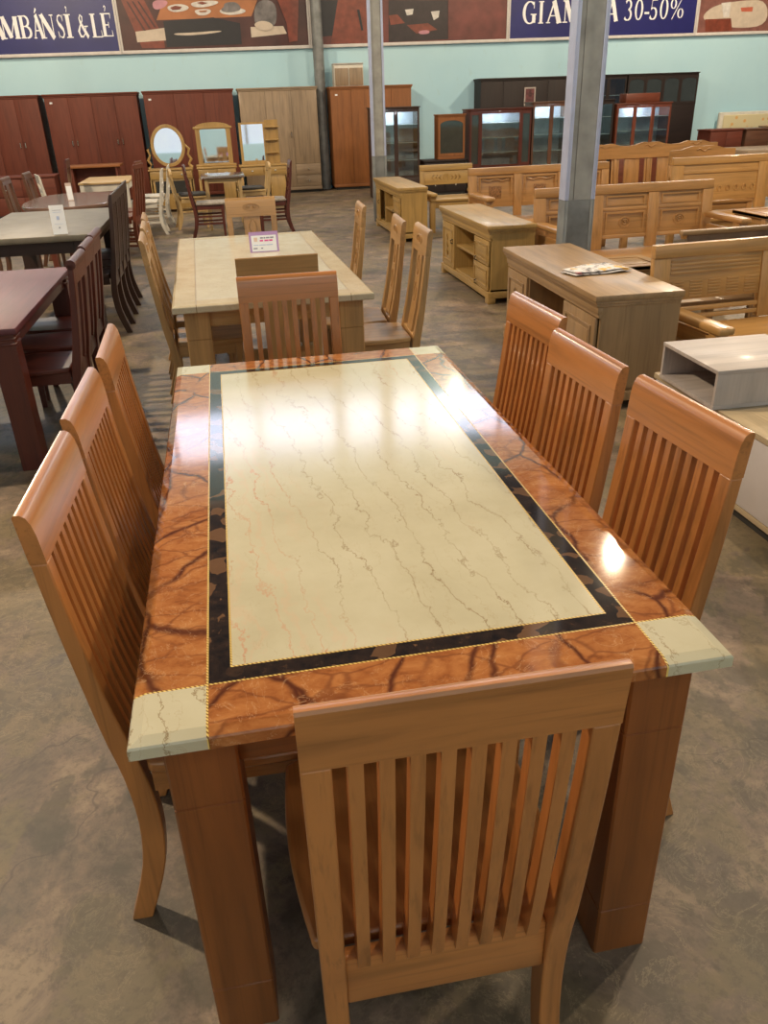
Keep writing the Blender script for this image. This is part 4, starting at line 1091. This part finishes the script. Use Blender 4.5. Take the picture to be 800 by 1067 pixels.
def board(name, label, x0, x1, base, cat):
    t = thing(name, label, cat, ((x0+x1)/2, YB, 0)); c = (x0+x1)/2
    a, b = x0-c, x1-c
    MB().hexa([(a, 0, zb(x0)), (b, 0, zb(x1)), (b, .05, zb(x1)), (a, .05, zb(x0)), (a, 0, ZT), (b, 0, ZT), (b, .05, ZT), (a, .05, ZT)], base).build('panel', t)
    mb = MB()
    q = .055
    mb.hexa([(a, -.02, zb(x0)-q), (b, -.02, zb(x1)-q), (b, .05, zb(x1)-q), (a, .05, zb(x0)-q), (a, -.02, zb(x0)), (b, -.02, zb(x1)), (b, .05, zb(x1)), (a, .05, zb(x0))], TRIM, .004)
    mb.box(b-.035, b, -.02, -.0005, zb(x1), ZT, TRIM, .003)
    mb.box(a, a+.035, -.02, -.0005, zb(x0), ZT, TRIM, .003)
    mb.build('edge_trim', t)
    return t, c
def art(t, c, items):
    mb = MB()
    for k, (col, pts) in enumerate(items):
        if col in ('white', 'grey', 'pink', 'cream', 'rustl') and len(pts) > 4 or col in ('pink', 'grey'):
            for _ in range(2): pts = [q for i in range(len(pts)) for q in ((.75*pts[i][0]+.25*pts[(i+1) % len(pts)][0], .75*pts[i][1]+.25*pts[(i+1) % len(pts)][1]), (.25*pts[i][0]+.75*pts[(i+1) % len(pts)][0], .25*pts[i][1]+.75*pts[(i+1) % len(pts)][1]))]
        mb.face([(x-c, -.002-.0012*k, z) for x, z in pts], PC[col])
    mb.build('picture_print', t, smooth=0)
P1 = [('rust', [(-1.667, 3.412), (-1.254, 3.407), (-0.996, 2.819), (-0.99, 2.63), (-1.416, 2.639)]), ('cream', [(-1.495, 2.906), (-0.957, 2.959), (-0.953, 2.755), (-1.488, 2.734)]),
      ('orange', [(-0.906, 3.402), (0.836, 3.381), (0.699, 3.119), (-0.153, 3.101), (-1.079, 3.084)]), ('black', [(-0.958, 3.067), (-0.025, 3.114), (0.469, 3.013), (0.466, 2.664), (-0.952, 2.645)]),
      ('cream', [(-0.793, 2.87), (-0.453, 2.872), (0.111, 2.901), (0.089, 2.87), (-0.459, 2.825), (-0.78, 2.838)]), ('cream', [(0.663, 2.947), (1.29, 2.952), (1.353, 2.823), (0.662, 2.772)]),
      ('grey', [(0.8, 3.381), (1.182, 3.377), (1.183, 3.001), (1.008, 2.909), (0.719, 2.962)]), ('pink', [(-1.115, 3.405), (-0.801, 3.401), (-0.89, 3.281), (-1.107, 3.238)]),
      ('white', [(-0.85, 3.311), (-0.599, 3.345), (-0.43, 3.29), (-0.509, 3.229), (-0.726, 3.202), (-0.843, 3.242)]), ('white', [(-0.348, 3.243), (-0.061, 3.254), (-0.051, 3.192), (-0.164, 3.147), (-0.289, 3.149), (-0.354, 3.197)]),
      ('white', [(0.098, 3.236), (0.355, 3.279), (0.62, 3.229), (0.559, 3.168), (0.302, 3.141), (0.126, 3.174)]), ('white', [(-0.419, 3.366), (0.082, 3.39), (0.11, 3.329), (-0.184, 3.271), (-0.394, 3.289)]),
      ('grey', [(0.183, 3.343), (0.437, 3.363), (0.532, 3.246), (0.436, 3.201), (0.22, 3.204)]),
      ('rust', [(1.22, 3.38), (1.62, 3.375), (1.55, 2.70), (1.38, 2.68), (1.36, 3.0)]),
      ('rustd', [(-1.58, 3.39), (-1.55, 3.39), (-1.30, 2.92), (-1.34, 2.92)]), ('rustd', [(-1.48, 3.39), (-1.45, 3.39), (-1.20, 2.95), (-1.24, 2.95)]), ('rustd', [(-1.38, 3.39), (-1.35, 3.39), (-1.10, 2.97), (-1.14, 2.97)]),
      ('rust', [(-.80, 3.28), (-.70, 3.31), (-.58, 3.29), (-.62, 3.25), (-.76, 3.24)]), ('grey', [(.12, 3.24), (.24, 3.30), (.50, 3.26), (.44, 3.20), (.2, 3.19)]), ('rust', [(-.30, 3.35), (-.2, 3.37), (-.1, 3.345), (-.2, 3.32)]),
      ('orange', [(-.28, 3.225), (-.12, 3.23), (-.14, 3.205), (-.26, 3.20)]), ('cream', [(.70, 2.98), (.86, 3.05), (1.05, 3.02), (1.12, 2.92), (.9, 2.86)])]
P2 = [('black', [(2.047, 3.366), (2.383, 3.362), (2.507, 2.883), (2.31, 2.774), (2.036, 2.763)]), ('rust', [(2.383, 3.362), (3.061, 3.354), (3.033, 2.633), (2.204, 2.637)]),
      ('dark', [(3.385, 3.35), (4.604, 3.335), (4.609, 2.668), (3.364, 2.643)]), ('rust', [(3.742, 2.927), (4.173, 2.953), (4.369, 2.835), (3.935, 2.777)]),
      ('pink', [(3.975, 2.825), (4.192, 2.838), (4.211, 2.772), (3.994, 2.759)]), ('white', [(3.708, 3.186), (3.882, 3.2), (3.861, 3.104), (3.745, 3.089)]),
      ('white', [(4.232, 3.147), (4.409, 3.16), (4.389, 3.047), (4.291, 3.0)]), ('rust', [(3.378, 3.095), (3.552, 3.108), (3.703, 2.96), (3.412, 2.933)]),
      ('brown', [(4.584, 3.335), (5.77, 3.32), (5.77, 2.669), (4.589, 2.652)]),
      ('black', [(2.75, 3.2), (2.80, 3.2), (2.86, 2.85), (2.82, 2.85)])]
P3 = [('cream', [(10.093, 2.978), (10.366, 3.179), (11.015, 3.256), (11.574, 3.249), (11.669, 2.796), (11.003, 2.737), (10.268, 2.854)]), ('rust', [(10.19, 2.924), (10.787, 2.932), (10.855, 2.707), (10.231, 2.70)]),
      ('white', [(10.514, 3.211), (10.732, 3.226), (10.739, 2.951), (10.605, 2.953)]), ('rustl', [(10.974, 3.12), (11.262, 3.133), (11.257, 3.047), (11.01, 3.05)])]
# serif capitals drawn as strokes in a unit box
def arc(cx, cy, rx, ry, a0, a1, n=14): return [(cx+rx*math.cos(math.radians(a0+(a1-a0)*i/n)), cy+ry*math.sin(math.radians(a0+(a1-a0)*i/n))) for i in range(n+1)]
TK, TN = .26, .09
def vary(pts, cx, thin=TN, thick=TK, rx=.4): return [thin+(thick-thin)*min(1, abs(p[0]-cx)/rx)**1.3 for p in pts]
def serif(x, y, w=.30): return ([(x-w/2, y), (x+w/2, y)], [.05, .05])
def glyph(ch):
    S = []
    def st(pts, w): S.append((pts, w if isinstance(w, list) else [w]*len(pts)))
    if ch == 'I': st([(.5, 0), (.5, 1)], .42); st([(.12, .025), (.88, .025)], .05); st([(.12, .975), (.88, .975)], .05)
    elif ch == 'L': st([(.28, 0), (.28, 1)], TK); st([(.06, .025), (.9, .025)], .05); st([(.06, .975), (.52, .975)], .05); st([(.93, 0), (.90, .3)], [.07, .03])
    elif ch == 'E': st([(.26, 0), (.26, 1)], TK); st([(.05, .025), (.9, .025)], .05); st([(.05, .975), (.88, .975)], .05); st([(.3, .5), (.68, .5)], .05); st([(.93, 0), (.90, .27)], [.07, .03]); st([(.89, 1), (.87, .76)], [.07, .03]); st([(.67, .38), (.67, .62)], .05)
    elif ch == 'A': st([(.10, 0), (.50, 1)], TN); st([(.46, 1), (.85, 0)], TK*1.05); st([(.22, .33), (.74, .33)], .055); st([(0, .025), (.27, .025)], .05); st([(.66, .025), (1.0, .025)], .05)
    elif ch == 'M': st([(.13, 0), (.13, 1)], .05); st([(.17, 1), (.5, .05)], TK*.85); st([(.5, .03), (.83, 1)], .05); st([(.85, 0), (.85, 1)], TK*.85); st([(0, .025), (.27, .025)], .05); st([(.70, .025), (1, .025)], .05); st([(0, .975), (.2, .975)], .05); st([(.8, .975), (1, .975)], .05)
    elif ch == 'N': st([(.15, 0), (.15, 1)], .06); st([(.13, 1), (.86, 0)], TK); st([(.87, 0), (.87, 1)], .06); st([(0, .025), (.3, .025)], .05); st([(0, .975), (.22, .975)], .05); st([(.72, .975), (1, .975)], .05)
    elif ch == 'B':
        st([(.25, 0), (.25, 1)], TK); st([(.05, .025), (.5, .025)], .05); st([(.05, .975), (.5, .975)], .05)
        p = arc(.5, .755, .30, .225, 90, -90); st(p, vary(p, .5, .05, .17, .3)); p = arc(.52, .27, .36, .25, 90, -90); st(p, vary(p, .52, .05, .19, .36)); st([(.3, .525), (.52, .525)], .05)
    elif ch == 'S':
        p = [(.80, .74), (.74, .90), (.52, .965), (.30, .90), (.22, .75), (.32, .60), (.55, .49), (.74, .36), (.78, .20), (.64, .06), (.44, .035), (.24, .11), (.15, .28)]
        st(p, [.03, .04, .06, .10, .15, .19, .21, .19, .15, .10, .06, .04, .03]); st([(.82, .98), (.80, .70)], .05); st([(.15, .02), (.13, .30)], .05)
    elif ch == '&':
        p = [(.88, .0), (.62, .30), (.36, .62), (.30, .80), (.42, .96), (.56, .86), (.52, .70), (.28, .48), (.12, .26), (.22, .06), (.44, .03), (.66, .20), (.78, .46)]
        st(p, [.20, .20, .16, .11, .05, .10, .07, .10, .17, .14, .07, .05, .05]); st([(.62, .47), (.95, .47)], .05)
    elif ch == 'G':
        p = arc(.52, .5, .40, .475, 50, 330, 20); st(p, vary(p, .52, .05, .20, .4)); st([(.80, .05), (.80, .42)], TK*.9); st([(.58, .42), (.98, .42)], .05); st([(.80, .97), (.80, .68)], .05)
    elif ch == '3':
        p = arc(.42, .75, .30, .22, 150, -80, 12); st(p, vary(p, .42, .05, .19, .3)); p = arc(.42, .28, .36, .25, 85, -150, 14); st(p, vary(p, .42, .05, .2, .36))
    elif ch == '5':
        st([(.25, .96), (.85, .96)], .10); st([(.27, .97), (.22, .55)], .05); p = arc(.42, .30, .38, .27, 130, -150, 14); st(p, vary(p, .42, .05, .2, .38))
    elif ch == '0':
        p = arc(.5, .5, .33, .465, 0, 360, 24); st(p, vary(p, .5, .05, .2, .33))
    elif ch == '-': st([(.02, .30), (.98, .30)], .11)
    elif ch == '%':
        for cx, cy in ((.24, .73), (.76, .27)):
            p = arc(cx, cy, .16, .22, 0, 360, 18); st(p, vary(p, cx, .03, .11, .16))
        st([(.20, -.02), (.80, 1.02)], .05)
    elif ch == 'acute': st([(.42, 1.06), (.60, 1.25)], [.05, .13])
    elif ch == 'hook': st([(.44, 1.24), (.52, 1.31), (.60, 1.26), (.56, 1.17), (.50, 1.07)], [.04, .06, .08, .06, .04])
    return S
def letters(t, c, rows):
    words = [[]]; k = 0
    for r in rows:
        if r is None: words.append([])
        else: words.append([r])
    for rows in [q for q in words if q]:
     mb = MB()
     for ch, x0, x1, z0, z1 in rows:
         gl = glyph(ch[0])
         for extra in ch[1:].split('+')[1:]: gl = gl + glyph(extra)
         W_, H_ = x1-x0, z1-z0
         for pts, ws in gl:
             for i in range(len(pts)-1):
                 k += 1
                 (xa, ya), (xb, yb_) = pts[i], pts[i+1]
                 if xb == xa and yb_ == ya: continue
                 def edge(idx):
                     p0 = Vector(pts[max(idx-1, 0)]); p1 = Vector(pts[min(idx+1, len(pts)-1)]); d = (p1-p0).normalized(); n_ = Vector((-d.y, d.x)); q = Vector(pts[idx]); h = ws[idx]/2
                     return q+n_*h, q-n_*h
                 A, B = edge(i), edge(i+1)
                 mb.face([(x0-c+u*W_, -.004-.00003*(k % 40), z0+v*H_) for u, v in (A[0], B[0], B[1], A[1])], INK)
     mb.build('lettering', t, smooth=0)
t, c = board('sign_board', 'navy sign board with white words reading AM BÁN SỈ & LẺ, at the upper left', -6.9, -1.80, NAVY, 'sign')
letters(t, c, [('A', -4.092, -3.809, 2.828, 3.188), ('M', -3.874, -3.556, 2.831, 3.184), None, ('B', -3.554, -3.336, 2.834, 3.195), ('A+acute', -3.319, -3.133, 2.83, 3.207), ('N', -3.167, -2.93, 2.826, 3.204), None,
               ('S', -2.896, -2.742, 2.822, 3.208), ('I+hook', -2.758, -2.604, 2.827, 3.206), None, ('&', -2.534, -2.327, 2.83, 3.21), None, ('L', -2.293, -2.085, 2.826, 3.207), ('E+hook', -2.1, -1.892, 2.838, 3.212)])
t, c = board('picture_board', 'printed picture board of a laid dining table and chairs, left of the thin wall column', -1.795, 1.80, PC['rustd'], 'picture'); art(t, c, P1)
t, c = board('picture_board', 'printed picture board of red-brown furniture, between the thin wall column and the navy sign', 1.805, 5.845, PC['brown'], 'picture'); art(t, c, P2)
t, c = board('sign_board', 'navy sign board with white words reading GIẢM GIÁ 30-50%', 5.85, 9.99, NAVY, 'sign')
letters(t, c, [('G', 6.137, 6.445, 2.902, 3.298), ('I', 6.465, 6.61, 2.906, 3.295), ('A+hook', 6.65, 6.982, 2.91, 3.3), ('M', 7.002, 7.399, 2.912, 3.303), None, ('G', 7.482, 7.734, 2.914, 3.298), ('I', 7.755, 7.924, 2.919, 3.304),
               ('A+acute', 7.944, 8.22, 2.923, 3.309), None, ('3', 8.336, 8.54, 2.926, 3.297), ('0', 8.56, 8.775, 2.931, 3.302), ('-', 8.794, 8.902, 2.945, 3.317), ('5', 8.903, 9.097, 2.934, 3.307), ('0', 9.118, 9.335, 2.939, 3.312), ('%', 9.355, 9.682, 2.943, 3.309)])
t, c = board('picture_board', 'printed picture board with a white table, at the upper right corner', 9.995, 13.4, PC['pinkd'], 'picture'); art(t, c, P3)

# ------------------------------------------------------------------ setting
fl = MB(); fl.box(-14, 18, -7, 16.6, -.2, 0, FLOOR); struct(fl.build('floor', smooth=0))
w = MB(); w.box(-14, 18, 16.2, 16.4, 0, 6.35, WALL); struct(w.build('wall_back', smooth=0))
w = MB(); w.box(-14, 18, 16.24, 16.28, 6.35, 7.45, PANE); struct(w.build('window_1', smooth=0))
w = MB()
for i in range(17): w.box(-14+2*i-.05, -14+2*i+.05, 16.2, 16.4, 6.35, 7.45, STEEL)
w.box(-14, 18, 16.2, 16.4, 7.45, 8.6, WALL)
struct(w.build('trim_1', smooth=0))
# the daylit entrance side, behind the photographer (seen in the dresser mirrors)
w = MB(); w.box(-14, 18, -7.2, -7, 0, 1.9, WALL); w.box(-14, 18, -7.2, -7, 5.2, 8.6, WALL); w.box(-14, -7, -7.2, -7, 1.9, 5.2, WALL); w.box(9, 18, -7.2, -7, 1.9, 5.2, WALL); struct(w.build('wall_front', smooth=0))
w = MB(); w.box(-7, 9, -7.13, -7.09, 1.9, 5.2, DAYW); struct(w.build('window_2', smooth=0))
w = MB()
for i in range(9): w.box(-7.04+2*i, -6.96+2*i, -7.085, -6.99, 1.9, 5.2, STEEL)
struct(w.build('trim_2', smooth=0))

# ------------------------------------------------------------------ light
def lamp(name, loc, power, col, size, kind='POINT'):
    l = bpy.data.lights.new(name, kind); l.energy = power; l.color = col
    if kind == 'POINT': l.shadow_soft_size = size
    else: l.size = size
    o = bpy.data.objects.new(name, l); COL.objects.link(o); o.location = loc
    if kind == 'AREA': o.rotation_euler = (0, 0, 0)
    return o
WARM = (1, .80, .55)
lamp('high_bay_or_fill_lamp', (4.68, 15.6, 6.2), 70, WARM, .12)
lamp('high_bay_or_fill_lamp', (5.03, 7.84, 6.2), 260, WARM, .05)
lamp('high_bay_or_fill_lamp', (-4.2, 3.2, 6.2), 1550, WARM, .14)
lamp('high_bay_or_fill_lamp', (3.2, 1.6, 6.2), 480, WARM, .14)
lamp('high_bay_or_fill_lamp', (8.2, 3.2, 6.2), 1000, WARM, .14)  # added fill light, placed so the tabletop does not mirror it
lamp('high_bay_or_fill_lamp', (-3.5, 11.0, 6.2), 900, WARM, .14)
lamp('high_bay_or_fill_lamp', (9.5, 11.5, 6.2), 1000, WARM, .14)
lamp('high_bay_or_fill_lamp', (.6, -4.5, 6.2), 130, (1, .93, .85), .14)  # added fill light behind the camera for surfaces facing it
for p in ((2.93, 13.62, 1.40), (4.88, 13.62, 1.32), (7.9, 14.07, 1.32), (5.88, 13.72, 1.40)):      # lamp in the wide mahogany cabinet; the other three added as fill light
    lamp('cabinet_lamp', p, 13, (.86, .92, 1), .02)
wd = bpy.data.worlds.new('hall_daylight'); SC.world = wd; wd.use_nodes = True
bg = wd.node_tree.nodes['Background']; bg.inputs[0].default_value = (.86, .9, 1, 1); bg.inputs[1].default_value = .12

# ------------------------------------------------------------------ camera
cam = bpy.data.cameras.new('camera'); co = bpy.data.objects.new('camera', cam); COL.objects.link(co); SC.camera = co
F, YAW, PITCH, ROLL = 826.17, -.1752, .4763, -.0352
cy, sy, cp, sp = math.cos(YAW), math.sin(YAW), math.cos(PITCH), math.sin(PITCH)
fwd = Vector((-sy*cp, cy*cp, -sp)); right = Vector((cy, sy, 0)); up = right.cross(fwd)
r2 = math.cos(ROLL)*right + math.sin(ROLL)*up; u2 = -math.sin(ROLL)*right + math.cos(ROLL)*up
M = Matrix((r2, u2, -fwd)).transposed().to_4x4(); M.translation = Vector((-.2497, -1.8606, 1.5718)); co.matrix_world = M
cam.sensor_fit = 'VERTICAL'; cam.sensor_height = 36; cam.lens = F/1067*36; cam.clip_start = .05; cam.clip_end = 200
vs = SC.view_settings; vs.view_transform = 'Standard'; vs.look = 'None'; vs.gamma = 1; vs.exposure = 0; vs.use_curve_mapping = False
SC.cycles.max_bounces = 6
